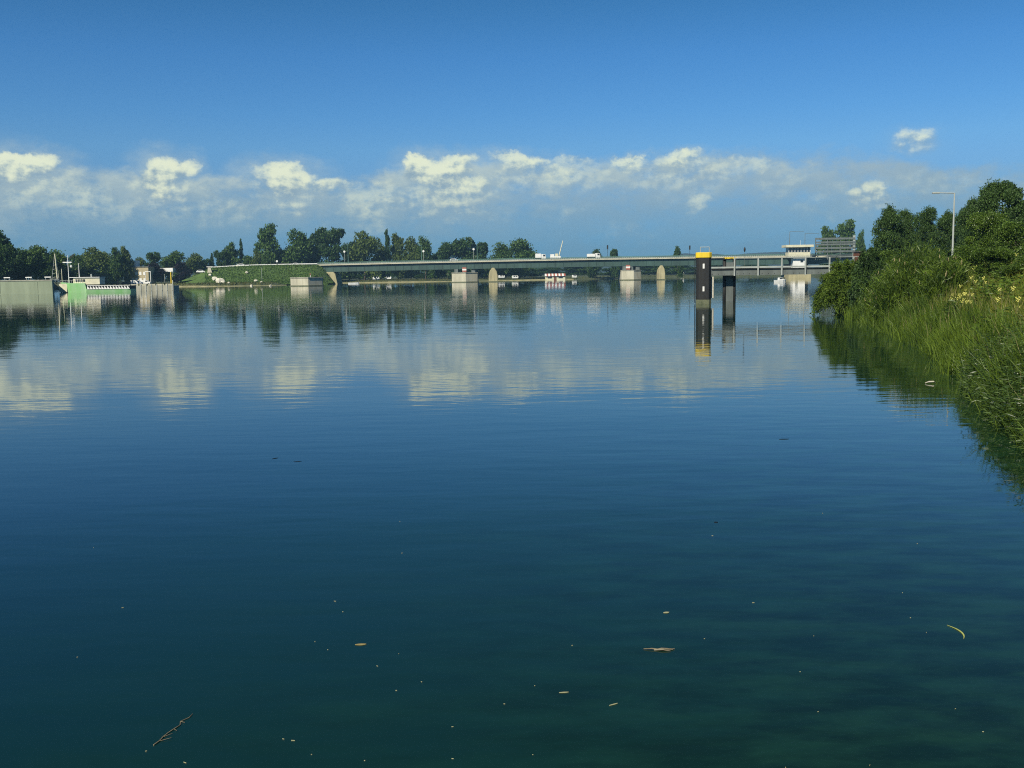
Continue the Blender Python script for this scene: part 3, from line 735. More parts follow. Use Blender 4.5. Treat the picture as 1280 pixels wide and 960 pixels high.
def car_parts(t, body, L_=4.3, h=1.45, van=False):
    if van: prof = [(-L_/2, .35), (L_/2, .35), (L_/2, 1.1), (L_/2-.8, 1.3), (L_/2-1.5, h+.5), (-L_/2, h+.5)]
    else: prof = [(-L_/2, .32), (L_/2, .32), (L_/2, .75), (L_/2-1.0, .92), (L_/2-1.7, h), (-L_/2+1.0, h), (-L_/2+.15, .98), (-L_/2, .9)]
    b_ = obj('body', MB().xprism(prof, -.85, .85), body, t, bevel=.06)
    if van: obj('window', MB().xprism([(L_/2-2.2, 1.2), (L_/2-.95, 1.3), (L_/2-1.5, h+.35), (L_/2-2.2, h+.35)], -.87, .87), MT['glass'], b_)
    else: obj('window', MB().xprism([(-L_/2+.55, .98), (L_/2-1.2, .96), (L_/2-1.75, h-.1), (-L_/2+1.05, h-.1)], -.87, .87), MT['glass'], b_)
    for sx in (-L_/2+.8, L_/2-.85):
        for sy in (-.8, .8): obj('wheel', MB().tube((sx, sy-.1, .32), (sx, sy+.1, .32), .32, .32, 12), MT['black'], t)
def vehicle(name, label, cat, px, D, body, z=None, van=False, rz=0, sc_=1.0, grp=None, L_=4.3):
    x = PX(px, D); t = thing(name, label, cat, (x, D, (gz(x, D) if z is None else z)+.01), rz, grp); t.scale = (sc_,)*3
    car_parts(t, body, L_, 1.45, van); return t
vehicle('parked_van', 'white van parked left of the goal shaped frame', 'van', 171, 463, MT['white'], van=True, L_=5.2)
vehicle('parked_van', 'white van parked close beside the goal shaped frame', 'van', 181.5, 466, MT['white'], van=True, L_=5.0)
vehicle('parked_car', 'dark car parked behind the pontoon nearest the white vans', 'car', 157, 458, MT['black'])
vehicle('parked_car', 'dark car parked behind the hold of the work boat', 'car', 143, 456, MT['dark'])
vehicle('parked_car', 'white car parked under the right dark purple tree', 'car', 252, 492, MT['white'])
# retaining wing at the left end of the embankment
D = 492; t = thing('wing_wall', 'pale concrete wing wall at the left end of the embankment', 'wall', (PX(262, D), D, 0))
z8 = ZZ(262, 334, D)
obj('wall', MB().xprism([(-1.2, 0), (1.6, 0), (2.4, z8*.55), (1.4, z8), (.2, z8)], -2.5, -1.7), MT['concrete_pale'], t)
obj('coping', MB().box(-.4, 2.6, -2.7, -1.6, z8, z8+.3), MT['white'], t)
# guard rail of the embankment road
mb = MB(); mp_ = MB()
pts = [(264, 8.6, 496.4), (290, 9.1, 498.4), (320, 9.5, 500.4), (350, 9.6, 502.4), (380, 9.7, 503.4), (397, 9.7, 504.2)]
t = thing('guard_rail', 'pale guard rail along the embankment road', 'railing', (PX(264, 496), 496.4, 0))
ox, oy = PX(264, 496), 496.4
for (p1, z1, d1), (p2, z2, d2) in zip(pts[:-1], pts[1:]):
    a = Vector((PX(p1, d1)-ox, d1-oy, z1)); b2 = Vector((PX(p2, d2)-ox, d2-oy, z2))
    for zz0, zz1 in ((.35, .8),):
        mb.add([a+Vector((0, 0, zz0)), b2+Vector((0, 0, zz0)), b2+Vector((0, 0, zz1)), a+Vector((0, 0, zz1)), a+Vector((0, .12, zz0)), b2+Vector((0, .12, zz0)), b2+Vector((0, .12, zz1)), a+Vector((0, .12, zz1))],
               [(0, 1, 2, 3), (7, 6, 5, 4), (3, 2, 6, 7), (0, 4, 5, 1)])
    for k in range(6):
        c = a.lerp(b2, (k+.5)/6); mp_.box(c.x-.06, c.x+.06, c.y+.13, c.y+.25, c.z-.1, c.z+.75)
obj('rail', mb, MT['white'], t); obj('post', mp_, MT['grey_light'], t)
vehicle('moving_car', 'white car driving on the embankment road', 'car', 303, 503, MT['white'], z=9.32)
vehicle('moving_car', 'small white car just left of the bridge start', 'car', 371, 508, MT['white'], z=9.73, sc_=.8)
D = 484; x = PX(327.5, D); zg = gz(x, D)
t = thing('pole', 'thin grey pole standing on the embankment slope', 'pole', (x, D, zg)); t.name = 'slope_pole'
obj('shaft', MB().tube((0, 0, -.1), (0, 0, ZZ(327, 335, D)-zg), .11, .08), MT['grey_light'], t); obj('cap', MB().blob((0, 0, ZZ(327, 335, D)-zg), (.16, .16, .16)), MT['grey_light'], t)
# pale boulders on the shore
for i, (px, s) in enumerate(((268, 1.6), (274, 2.3), (278, 1.2), (291, .9), (297, 1.0), (308, .8), (319, 1.0), (326, .7), (262, .8), (285, .7), (313, .6), (337, .6))):
    p = Wt(px, 356.9 if i in (3, 4, 5, 6, 7) else 357.6); z = gz(p.x, p.y+2)
    o = obj('boulder', MB().blob((0, 0, 0), (s, s*.8, s*.75), 8, .2), MT['stone']); o.location = (p.x, p.y+1.5, z+s*.3)
    lab = {0: 'second largest pale boulder on the shore below the embankment', 1: 'largest pale boulder on the shore below the embankment'}.get(i, 'small pale boulder on the shore below the embankment')
    tag(o, lab, 'boulder', 'pale boulders on the far shore')
# old bridge pier standing free in the water
D = 400; t = thing('old_pier', 'free standing low concrete pier in the water left of the bridge', 'pier', (PX(385, 398), 398, 0)); ox, oy = PX(385, 398), 398
def q_(px, D): return (PX(px, D)-ox, D-oy)
pp = [q_(385, 398), q_(403, 403), q_(403.5, 410), q_(380, 414), q_(364, 409), q_(363, 405.5), q_(369, 400.5)]
zt = ZZ(385, 347.6, D)
obj('shaft', MB().prism(pp, -1.2, zt), MT['concrete_pale'], t, bevel=.12)
cx = sum(p[0] for p in pp)/7; cy = sum(p[1] for p in pp)/7
obj('cap_slab', MB().prism([(cx+(x-cx)*1.03, cy+(y-cy)*1.03) for x, y in pp], zt, zt+.35), MT['concrete'], t)
obj('foot', MB().prism([(cx+(x-cx)*1.06, cy+(y-cy)*1.06) for x, y in pp], -1.2, .35), MT['algae'], t)
t2 = thing('warning_light', 'small red and white light standing on the free pier', 'light', (PX(388, 402), 402, zt+.35))
obj('post', MB().tube((0, 0, 0), (0, 0, 1.0), .12), MT['white'], t2); obj('lamp', MB().blob((0, 0, 1.15), (.3, .3, .32)), MT['red'], t2)

# ------------------------------------------------------------------ bridge
def BD(px): return 506 - 36*(px-400)/(1085-400)
def deck_z(px):
    return float(np.interp(px, [400, 420, 520, 640, 740, 860, 980, 1085, 1200], [9.7, 9.75, 10.05, 10.3, 10.4, 10.35, 10.2, 9.95, 9.6]))
bp_px = [397, 405, 414] + list(range(432, 1100, 24)) + [1115, 1150]
BP = [Vector((PX(p, BD(p)), BD(p), deck_z(p))) for p in bp_px]
bo = BP[0].copy(); bo.z = 0
br = thing('road_bridge', 'long low green girder road bridge crossing the water', 'bridge', bo)
BP = [p-bo for p in BP]
def sweep(mb, prof):                                    # prof in (y back, z up), closed
    n = len(prof); vs = [(p.x, p.y+y, p.z+z) for p in BP for y, z in prof]; fs = []
    for i in range(len(BP)-1):
        for j in range(n):
            a = i*n+j; b2 = i*n+(j+1) % n; fs.append((a, b2, b2+n, a+n))
    fs += [tuple(range(n))[::-1], tuple((len(BP)-1)*n+j for j in range(n))]
    return mb.add(vs, fs)
obj('deck', sweep(MB(), [(0, -.38), (0, 0.12), (12, 0.12), (12, -.38)]), MT['concrete_pale'], br)
gd = obj('girder', sweep(sweep(MB(), [(1.1, -3.5), (1.1, -.383), (1.5, -.383), (1.5, -3.5)]), [(10.5, -3.5), (10.5, -.383), (10.9, -.383), (10.9, -3.5)]), MT['bridge_green'], br)
obj('flange', sweep(sweep(MB(), [(.85, -3.65), (.85, -3.503), (1.8, -3.503), (1.8, -3.65)]), [(10.2, -3.65), (10.2, -3.503), (11.1, -3.503), (11.1, -3.65)]), MT['bridge_green'], gd)
mb = MB()
def bridge_steps(step):
    out = []; d = 0
    for a, b2 in zip(BP[:-1], BP[1:]):
        L_ = (b2-a).length; q = d
        while q < L_: out.append(a.lerp(b2, q/L_)); q += step
        d = q-L_
    return out
for c in bridge_steps(4): mb.box(c.x-.07, c.x+.07, c.y+.95, c.y+1.097, c.z-3.45, c.z-.6)
obj('stiffener', mb, MT['bridge_green'], gd)
obj('roadway', sweep(MB(), [(1.8, .125), (1.8, .20), (10.2, .20), (10.2, .125)]), MT['asphalt'], br)
for sy, nm in ((.05, 0), (11.85, 1)):
    rl = obj('railing', sweep(sweep(MB(), [(sy, 1.05), (sy, 1.17), (sy+.1, 1.17), (sy+.1, 1.05)]), [(sy, .55), (sy, .62), (sy+.08, .62), (sy+.08, .55)]), MT['rail_green'], br)
    mb = MB()
    for c in bridge_steps(.9): mb.box(c.x-.05, c.x+.05, c.y+sy+.02, c.y+sy+.09, c.z+.12, c.z+1.05)
    obj('baluster', mb, MT['rail_green'], rl)
    mb = sweep(MB(), [(sy+.5, .25), (sy+.5, .75), (sy+.62, .75), (sy+.62, .25)]); obj('crash_barrier', mb, MT['grey_light'], rl)
def pier(pxs, D0, zt, nose, mname='concrete_pale', back=14, ztop=None):
    pl, pn, pr_ = pxs; l = PX(pl, D0+2)-bo.x; n2 = PX(pn, D0-1)-bo.x; r_ = PX(pr_, D0+2.5)-bo.x; y = D0-bo.y
    pts = [(n2, y-nose), (r_, y+1.5), (r_, y+back), (l, y+back), (l, y+.6)]
    p_ = obj('pier', MB().prism(pts, -1.3, zt), MT[mname], br, bevel=.1)
    c = (sum(p[0] for p in pts)/5, sum(p[1] for p in pts)/5)
    obj('pier_foot', MB().prism([(c[0]+(x-c[0])*1.04, c[1]+(y2-c[1])*1.05) for x, y2 in pts], -1.3, .4), MT['algae'], p_)
    obj('pier_cap', MB().prism([(c[0]+(x-c[0])*1.03, c[1]+(y2-c[1])*1.03) for x, y2 in pts], zt, zt+.3), MT['concrete'], p_)
    mb = MB(); zb = ztop
    for k in range(3):
        xx = l+(r_-l)*(k+.5)/3; mb.box(xx-.9, xx+.9, y+2.0, y+back-1, zt+.3, zb)
    obj('bearing', mb, MT['grey'], p_)
    return p_
pier((565, 582.5, 597), BD(580)-1, 4.55, 2.2, ztop=deck_z(580)-3.65)
pier((776.5, 792, 801), BD(790)-1, 4.6, 1.5, ztop=deck_z(790)-3.65)
pier((985, 1000, 1012), BD(1000)-1, 2.3, 1.0, 'stone_yellow', ztop=deck_z(1000)-3.65)
def bullet(px, wpx, D, ztop):
    x = PX(px, D)-bo.x; y = D-bo.y; hw = wpx*D/F/2
    pts = [(-hw, -1.2), (-hw*1.02, ztop*.45), (-hw*.8, ztop*.75), (-hw*.3, ztop*.97), (0, ztop), (hw*.3, ztop*.97), (hw*.8, ztop*.75), (hw*1.02, ztop*.45), (hw, -1.2)]
    p_ = obj('pier', MB().xprism([(x+a, z) for a, z in pts[::-1]][::-1], y, y+7), MT['stone_yellow'], br, bevel=.25)
    obj('pier_foot', MB().box(x-hw*1.15, x+hw*1.15, y-.3, y+7.3, -1.2, .4), MT['algae'], p_)
bullet(616.5, 11, BD(617)-3.2, 7.0); bullet(827.5, 8, BD(827)-3.2, 6.9)
D = BD(410); xl, xm, xr = PX(391, D)-bo.x, PX(406, D)-bo.x, PX(423, D)-bo.x
ab = obj('abutment', MB().xprism([(xl, 0), (xr, -1), (xr-1.2, 4.9), (xr-2.2, 6.05), (xm, 6.05), (xm-3.5, 8.2), (xl, 8.2)], -2.5, 13), MT['stone_yellow'], br, bevel=.15)
obj('wing_coping', MB().xprism([(xl-.2, 8.203), (xm-3.4, 8.203), (xm-3.4, 8.6), (xl-.2, 8.6)], -2.7, 13.1), MT['concrete_pale'], ab)
mb = MB()
for k in range(5): mb.box(xr-5.0, xr-2.6, .6+k*2.6, 1.8+k*2.6, 6.053, deck_z(420)-3.66)
obj('bearing', mb, MT['grey'], ab)
obj('abutment', MB().box(PX(1062, 472)-bo.x, PX(1150, 470)-bo.x, BD(1070)-bo.y+.6, BD(1070)-bo.y+11, -1, deck_z(1080)-3.7), MT['concrete'], br)

def on_deck(px, back): 
    D = BD(px)+back; return (PX(px, D), D, deck_z(px)+.13)
# lamp posts of the bridge, round signs
def lamp_post(label, loc, h, arm=1.6, adir=-1, m=None, grp=None, r=.09, rz=0, head=.5):
    t = thing('street_lamp', label, 'lamp post', loc, rz, grp)
    obj('post', MB().tube((0, 0, -.05), (0, 0, h), r*1.3, r*.75, 8), m, t)
    obj('arm', MB().tube((0, 0, h-.04), (adir*arm, 0, h+.02), r*.6, r*.5, 6), m, t)
    obj('lamp_head', MB().box(min(adir*(arm-.1), adir*(arm+head)), max(adir*(arm-.1), adir*(arm+head)), -.12, .12, h-.06, h+.08), MT['grey_light'] if m is not MT['grey'] else MT['grey'], t, bevel=.03)
    obj('base', MB().tube((0, 0, -.08), (0, 0, .35), r*2, r*1.9, 8), m, t); return t
for px, lab in ((436, 'green bridge lamp post nearest the abutment'), (527.5, 'green bridge lamp post before the first big pier'), (597, 'green bridge lamp post just right of the first big pier')):
    l = on_deck(px, .9); lamp_post(lab, l, ZZ(px, 305, l[1])-l[2], .5, -1, MT['rail_green'], 'lamp posts on the bridge', .13)
for px, lab, y0 in ((986.5, 'tall grey lamp post on the left side of the control house', 289.5), (1005.5, 'tall grey lamp post on the right side of the control house', 292)):
    l = on_deck(px, 1.0); lamp_post(lab, l, ZZ(px, y0, l[1])-l[2], 5.6, 1, MT['grey'], 'lamp posts on the bridge', .14, head=1.0)
def round_sign(label, loc, h, m=None):
    t = thing('road_sign', label, 'sign', loc, 0, 'white round signs')
    obj('post', MB().tube((0, 0, -.05), (0, 0, h), .08), MT['grey_light'], t)
    obj('sign_plate', MB().tube((0, -.14, h), (0, -.06, h), .52, .52, 16), m or MT['white'], t)
for px, py, lab in ((347, 326.5, 'white round sign on top of the embankment'), (431.5, 314.5, 'white round sign beside the lamp post nearest the abutment'), (530, 314, 'white round sign on the bridge in front of the cypress row'), (592.5, 311.5, 'white round sign above the first big pier')):
    l = on_deck(max(px, 411), .8) if px > 405 else (PX(px, 502), 502, 9.58)
    round_sign(lab, l, ZZ(px, py, l[1])-l[2])
for px, py, lab in ((759.5, 309, 'dark signal board on a thin pole between the two lone trees'), (862, 309.5, 'thin dark signal post left of the yellow topped pile')):
    l = on_deck(px, .8); h = ZZ(px, py, l[1])-l[2]
    t = thing('signal_post', lab, 'signal', l); obj('post', MB().tube((0, 0, -.05), (0, 0, h+.6), .07), MT['dark'], t)
    obj('signal_board', MB().box(-.35, .35, -.16, -.08, h-1.0, h+1.0), MT['dark'], t)
# traffic on the bridge
l = on_deck(568, 3.5); t = vehicle('moving_car', 'white car crossing the bridge near the first big pier', 'car', 568, l[1], MT['white'], z=l[2]+.08, rz=0)
def lorry(label, px, back, L_, h, m, rz=0):
    l = on_deck(px, back); t = thing('lorry', label, 'lorry', (l[0], l[1], l[2]+.08), rz)
    obj('cargo_box', MB().box(-L_/2, L_/2-2.4, -1.2, 1.2, 1.0, h), m, t, bevel=.05)
    c = obj('cab', MB().xprism([(L_/2-2.25, .5), (L_/2, .5), (L_/2, 1.5), (L_/2-.35, 2.7), (L_/2-2.25, 2.7)], -1.2, 1.2), m, t, bevel=.05)
    obj('window', MB().xprism([(L_/2-1.4, 1.6), (L_/2-.15, 1.6), (L_/2-.5, 2.5), (L_/2-1.4, 2.5)], -1.22, 1.22), MT['glass'], c)
    obj('chassis', MB().box(-L_/2, L_/2-2.3, -1.0, 1.0, .6, .98), MT['dark'], t)
    for sx in (-L_/2+1.2, -L_/2+2.3, L_/2-1.1):
        for sy in (-1.05, 1.05): obj('wheel', MB().tube((sx, sy-.13, .48), (sx, sy+.13, .48), .48, .48, 12), MT['black'], t)
lorry('tall white lorry on the bridge beside the last broad tree', 676, 5, 5.2, 3.0, MT['white'])
lorry('white lorry on the bridge under the small round tree', 742, 4, 6.4, 2.4, MT['white'])
# mobile crane
l = on_deck(697, 6); D = l[1]
t = thing('mobile_crane', 'pale mobile crane with raised boom on the bridge', 'crane', (l[0], D, l[2]+.08))
obj('chassis', MB().box(-3.6, 1.6, -1.2, 1.2, .6, 1.6).box(-3.5, -1.6, -1.15, 1.15, 1.603, 2.6), MT['white'], t, bevel=.05)
h = ZZ(704, 301, D)-l[2]
mb = MB().tube((.7, -.3, 1.4), (2.75, -.3, h), .26, .16, 6).tube((.7, .5, 1.4), (2.75, .4, h), .26, .16, 6)
for k in range(12): mb.tube((.7+2.05*k/12, -.3, 1.4+(h-1.4)*k/12), (.7+2.05*(k+1)/12, .45, 1.4+(h-1.4)*(k+1)/12), .06, .06, 4)
obj('boom', mb, MT['cream'], t)
obj('cab', MB().box(-1.1, .3, -1.0, 1.0, 1.603, 2.9), MT['cream'], t)
for sx in (-2.9, -1.6, .1, 1.1):
    for sy in (-1.05, 1.05): obj('wheel', MB().tube((sx, sy-.13, .5), (sx, sy+.13, .5), .5, .5, 12), MT['black'], t)
# red and white navigation marks
def nav(label, px, py, loc):
    t = thing('navigation_mark', label, 'sign', loc, 0, 'red and white navigation marks')
    h = ZZ(px, py, loc[1])-loc[2]
    obj('post', MB().tube((0, 0, 0), (0, 0, h), .1), MT['grey_light'], t)
    bd = obj('board', MB().box(-1.0, 1.0, -.2, -.105, h-1.5, h+.7), MT['white'], t)
    obj('red_band', MB().box(-1.0, 1.0, -.235, -.203, h-1.5, h-.8).box(-1.0, 1.0, -.235, -.203, h, h+.7), MT['red'], bd)
nav('red and white board on the pier nearest the embankment', 580.5, 336, (PX(580.5, BD(580)), BD(580), 4.85))
nav('red and white board on the pier in the middle of the water', 785, 333, (PX(785, BD(790)), BD(790), 4.9))

# far shore: boats, caravans, pavilion
def caravan(label, px, D, m, w=4.4, h=2.5, grp='white caravans on the far bank', name='caravan', dz=0):
    x = PX(px, D); t = thing(name, label, 'caravan', (x, D, gz(x, D)), random.uniform(-.3, .3), grp)
    b_ = obj('body', MB().xprism([(-w/2, .5), (w/2-.3, .5), (w/2, 1.2), (w/2-.3, h), (-w/2+.2, h), (-w/2, h-.4)], -1.05, 1.05), m, t, bevel=.12)
    obj('window', MB().box(-w*.3, -w*.02, -1.08, -1.04, 1.4, 2.0).box(w*.08, w*.3, -1.08, -1.04, 1.4, 2.0), MT['glass'], b_)
    for sy in (-.9, .9): obj('wheel', MB().tube((0, sy-.1, .32), (0, sy+.1, .32), .32, .32, 10), MT['black'], t)
for px, D in ((470, 592), (486, 598), (627, 606), (644, 604), (718, 626), (853, 745)):
    caravan('white caravan parked among the dark trees under the bridge', px, D, MT['white'], random.uniform(2.6, 4), random.uniform(1.8, 2.3))
D = 606; x = PX(694, D); zg = gz(x, D)
t = thing('pavilion', 'low red and white striped pavilion on the far bank under the bridge', 'pavilion', (x, D, zg))
obj('wall', MB().box(-6, 6, 0, 5, -.1, 2.3), MT['cream'], t)
mb = MB(); mw = MB()
for k in range(12): (mb if k % 2 else mw).add([(-6.2+k*1.034, -.8, 2.303), (-5.17+k*1.034, -.8, 2.303), (-5.17+k*1.034, 2.5, 3.8), (-6.2+k*1.034, 2.5, 3.8), (-5.17+k*1.034, 5.4, 2.303), (-6.2+k*1.034, 5.4, 2.303)], [(0, 1, 2, 3), (3, 2, 4, 5), (1, 0, 5, 4), (0, 3, 5), (1, 4, 2)])
obj('roof', mb, MT['red'], t); obj('roof_stripe', mw, MT['white'], t)
obj('door', MB().box(-.8, .8, -.05, 0.02, 0, 2.0), MT['brown'], t)
obj('window', MB().box(-4.6, -2, -.05, .02, .9, 1.8).box(2, 4.6, -.05, .02, .9, 1.8), MT['glass'], t)
def small_boat(label, px, D, L_=4.2, rz=0, cab=True, name='small_boat'):
    x = PX(px, D); t = thing(name, label, 'boat', (x, D, 0), rz)
    hb = hull(MB(), [-L_/2, -L_/4, L_/6, L_*.38, L_/2], [.75, .85, .8, .5, .05], 0, [.65, .62, .68, .8, .92], [-.15, -.22, -.22, -.1, .25])
    obj('hull', hb, MT['white'], t)
    if cab:
        c = obj('cabin', MB().xprism([(-.6, .63), (.9, .63), (.5, 1.35), (-.5, 1.4)], -.6, .6), MT['white'], t)
        obj('window', MB().xprism([(-.45, .9), (.62, .9), (.42, 1.25), (-.4, 1.28)], -.62, .62), MT['glass'], c)
    else: obj('thwart', MB().box(-.8, -.5, -.7, .7, .55, .67).box(.4, .7, -.65, .65, .55, .67), MT['grey_light'], t)
small_boat('white rowing boat at the shore right of the abutment', 442, 500, 5.4, .1, False)
small_boat('white motor boat afloat under the walkway left of the control house', 975.5, 300, 3.4, .15)

# control house on the right pier, slatted screen
D = BD(1000)-5.5; x0 = PX(980, D); bz_ = lambda py: ZZ(996, py, D)
t = thing('control_house', 'cream control house with overhanging roof and wide windows beside the bridge', 'building', (PX(996, D), D, 0))
wx = lambda px: PX(px, D)-PX(996, D)
obj('pier_block', MB().box(wx(984), wx(1012), -2.6, 3.0, -1.2, 2.2), MT['stone_yellow'], t, bevel=.1)
sh_ = obj('shaft', MB().box(wx(990), wx(1005), -1.8, 2.2, 2.2, bz_(321)), MT['white'], t, bevel=.05)
obj('door', MB().box(wx(993), wx(996), -1.86, -1.78, 2.25, 4.3), MT['grey'], sh_)
obj('window', MB().box(wx(999), wx(1002.5), -1.86, -1.78, bz_(328), bz_(325)), MT['glass'], sh_)
rm = obj('control_room', MB().box(wx(983.5), wx(1010.5), -2.6, 3, bz_(321), bz_(315.5)), MT['cream'], t, bevel=.05)
obj('window_band', MB().box(wx(984), wx(1010), -2.5, 2.9, bz_(315.5), bz_(309.3)), MT['glass'], rm)
for k in range(8): xx = wx(983.8)+(wx(1010.2)-wx(983.8))*k/7; obj('mullion', MB().box(xx-.12, xx+.12, -2.6, -2.45, bz_(315.5), bz_(309.3)), MT['white'], rm)
obj('roof', MB().box(wx(979.5), wx(1013.5), -4.0, 4.2, bz_(309.3), bz_(306.3)), MT['cream'], t, bevel=.05)
mb = MB()
for k in range(13): xx = wx(982)+(wx(1012)-wx(982))*k/12; mb.tube((xx, -3.4, bz_(321)), (xx, -3.4, bz_(318)), .04, .04, 4)
for zz in (318, 319.6): mb.tube((wx(982), -3.4, bz_(zz)), (wx(1012), -3.4, bz_(zz)), .05, .05, 4)
mb.box(wx(982), wx(1012), -3.5, -2.63, bz_(321)-.2, bz_(321))
obj('balcony', mb, MT['grey_light'], t)
obj('aerial', MB().tube((wx(1000), 0, bz_(306.3)), (wx(1000), 0, bz_(300)), .05, .03, 5), MT['white'], t)
D = BD(1045)-2; t = thing('slatted_screen', 'large grey slatted screen on steel posts at the right end of the bridge', 'screen', (PX(1045, D), D, deck_z(1045)-.6))
wx = lambda px: PX(px, D)-PX(1045, D); zz_ = lambda py: ZZ(1045, py, D)-(deck_z(1045)-.6)
mb = MB()
for y0, y1 in ((297, 299.4), (301.6, 303.4), (304.4, 306.6), (308.6, 311), (313, 315.4)): mb.box(wx(1019), wx(1068), -.1, .06, zz_(y1), zz_(y0))
obj('slat', mb, MT['grey'], t)
for px, top, w_ in ((1019, 297, .16), (1034, 300, .14), (1050, 296, .12), (1067, 294.5, .55)):
    obj('post', MB().box(wx(px)-w_, wx(px)+w_, .063, .4, -1, zz_(top)), MT['grey_light'] if w_ > .3 else MT['grey'], t)
obj('walkway', MB().box(wx(1019), wx(1070), .4, 1.4, zz_(319.5), zz_(318.5)), MT['grey'], t)
# brown hut behind the willow
D = 142; x = PX(1082, D); zg = gz(x, D)
t = thing('hut', 'brown boarded hut with white door frame behind the willow bush', 'hut', (x, D, zg))
zt = ZZ(1082, 315, D)-zg
obj('wall', MB().box(-.95, .9, 0, 2.5, -.2, zt), MT['brown'], t); obj('roof', MB().box(-1.05, 1.1, -.2, 2.7, zt, zt+.12), MT['brickroof'], t)
obj('door_frame', MB().box(.25, .38, -.06, .02, 0, zt-.1).box(.8, .93, -.06, .02, 0, zt-.1).box(.25, .93, -.065, .02, zt-.25, zt-.1), MT['white'], t)
# street lamps of the right bank road
for px, py, D, arm, lab in ((1190, 241, 85, 1.35, 'grey street lamp with horizontal arm rising above the right bank trees'), (1252, 257, 108, .75, 'smaller street lamp half hidden by the tallest right bank tree')):
    x = PX(px, D); zg = gz(x, D); lamp_post(lab, (x, D, zg), ZZ(px, py, D)-zg, arm, -1, MT['grey_light'], 'street lamps of the right bank', .075, head=.5)

# ------------------------------------------------------------------ mooring piles and walkway
D = 104; x = PX(879.3, D); k_ = D/F
t = thing('mooring_pile', 'thick black mooring pile with bright yellow cap standing in the water', 'mooring pile', (x, D, 0), -.12)
hw = 9.0*k_; zt = ZZ(879, 322.3, D); ze = ZZ(879, 315.6, D)
def octa(h_, c): return [(-h_+c, -h_), (h_-c, -h_), (h_, -h_+c), (h_, h_-c), (h_-c, h_), (-h_+c, h_), (-h_, h_-c), (-h_, -h_+c)]
obj('shaft', MB().prism(octa(hw, .24), -2, zt), MT['dark'], t, bevel=.03)
obj('cap', MB().prism(octa(hw+.05, .26), zt, ze), MT['yellow'], t, bevel=.04)
for zz in (332.7, 361):
    obj('reflector', MB().prism([(-.13, -hw-.05), (.06, -hw-.05), (.06, -hw-.002), (-.13, -hw-.002)], ZZ(879, zz+3.1, D), ZZ(879, zz-3, D)), MT['white'], t, bevel=.015)
obj('grab_rail', MB().path([(-.35, -.3, ze-.05), (-.35, -.3, ze+.55), (.55, -.3, ze+.55), (.55, -.3, ze-.05)], [.03]*4, 6), MT['grey_light'], t)
obj('side_fender', MB().box(hw+.03, hw+.30, -.25, .1, .55, ZZ(879, 346, D)).box(hw-.02, hw+.1, -.2, .05, .7, 1.0).box(hw-.02, hw+.1, -.2, .05, 2.0, 2.3), MT['driftwood'], t, bevel=.03)
obj('waterline_stain', MB().prism(octa(hw+.012, .245), -.3, .42), MT['algae'], t)
mb = MB()
for k in range(9): mb.tube((-hw-.12, -.2, .3+k*.5), (-hw-.12, .25, .3+k*.5), .02, .02, 5)
mb.tube((-hw-.12, -.2, .1), (-hw-.12, -.2, zt), .025, .025, 5).tube((-hw-.12, .25, .1), (-hw-.12, .25, zt), .025, .025, 5)
obj('ladder', mb, MT['dark'], t)
D = 110.6; x = PX(912.5, D); k_ = D/F; zt = ZZ(912, 324.5, D); ze = ZZ(912, 320.5, D)
t = thing('mooring_pile', 'slimmer dark double pile with flaking yellow top carrying the walkway', 'mooring pile', (x, D, 0))
for sx in (-1, 1): obj('column', MB().tube((sx*6.1*k_, .35, -2), (sx*6.1*k_, .35, zt), 2.1*k_, 2.1*k_, 12), MT['dark'], t, True)
obj('web_plate', MB().box(-4.4*k_, 4.4*k_, .10, .22, -2, zt-.3), MT['grey'], t)
obj('cap', MB().box(-8.4*k_, 8.4*k_, 0.0, .75, zt, ze-.18), MT['dark'], t)
mb = MB()
for a, b2 in ((-6.5, -4.6), (-3.8, -.5), (.4, 1.6), (3, 7.6)): mb.box(a*k_, b2*k_, -.02, .77, zt+.1, ze-.1)
obj('yellow_paint', mb, MT['yellow'], t)
D = 109.5; xa = PX(889.5, D); xb = PX(1092, D)
t = thing('walkway', 'grey steel walkway with post railing reaching from the bank to the piles', 'walkway', (xa, D, 0))
L_ = xb-xa; z0 = ZZ(960, 343.6, D); z1 = ZZ(960, 336.2, D); z2 = ZZ(960, 334.6, D); z3 = ZZ(960, 333.2, D)
obj('girder', MB().box(0, L_, 0, .14, z0, z1).box(0, L_, .80, .94, z0, z1), MT['grey'], t)
obj('deck', MB().box(0, L_, -.12, 1.04, z1+.003, z1+.09), MT['dark'], t)
obj('kick_rail', MB().box(0, L_, -.14, -.02, z2, z3+.05).box(0, L_, 0.96, 1.06, z2, z3+.05), MT['grey_light'], t)
for px in (917.5, 947, 976.5, 1006, 1036, 1066):
    xx = PX(px, D)-xa; obj('railing_post', MB().box(xx-.075, xx+.075, -.24, -.143, z0-.05, ZZ(px, 321.5, D)), MT['grey_light'], t)
ztr = ZZ(960, 322.5, D)
obj('handrail', MB().tube((PX(917.5, D)-xa, -.19, ztr), (L_, -.19, ztr), .035, .035, 6), MT['grey_light'], t)
mb = MB()
for k in range(26): mb.box(L_*k/26+.05, L_*k/26+.11, -.003, .943, z0+.1, z0+.2)
obj('cross_beam', mb, MT['dark'], t)
x = PX(930.5, 110.2)
t = thing('signal_lamp', 'dark signal lamp on a hair thin pole above the walkway', 'signal lamp', (x, 110.2, z1+.09))
h = ZZ(930, 312, 110)-z1-.09
obj('pole', MB().tube((0, 0, 0), (0, 0, h), .015, .012, 6), MT['grey'], t); obj('lamp', MB().blob((0, 0, h), (.11, .11, .27), 8, .05), MT['black'], t)

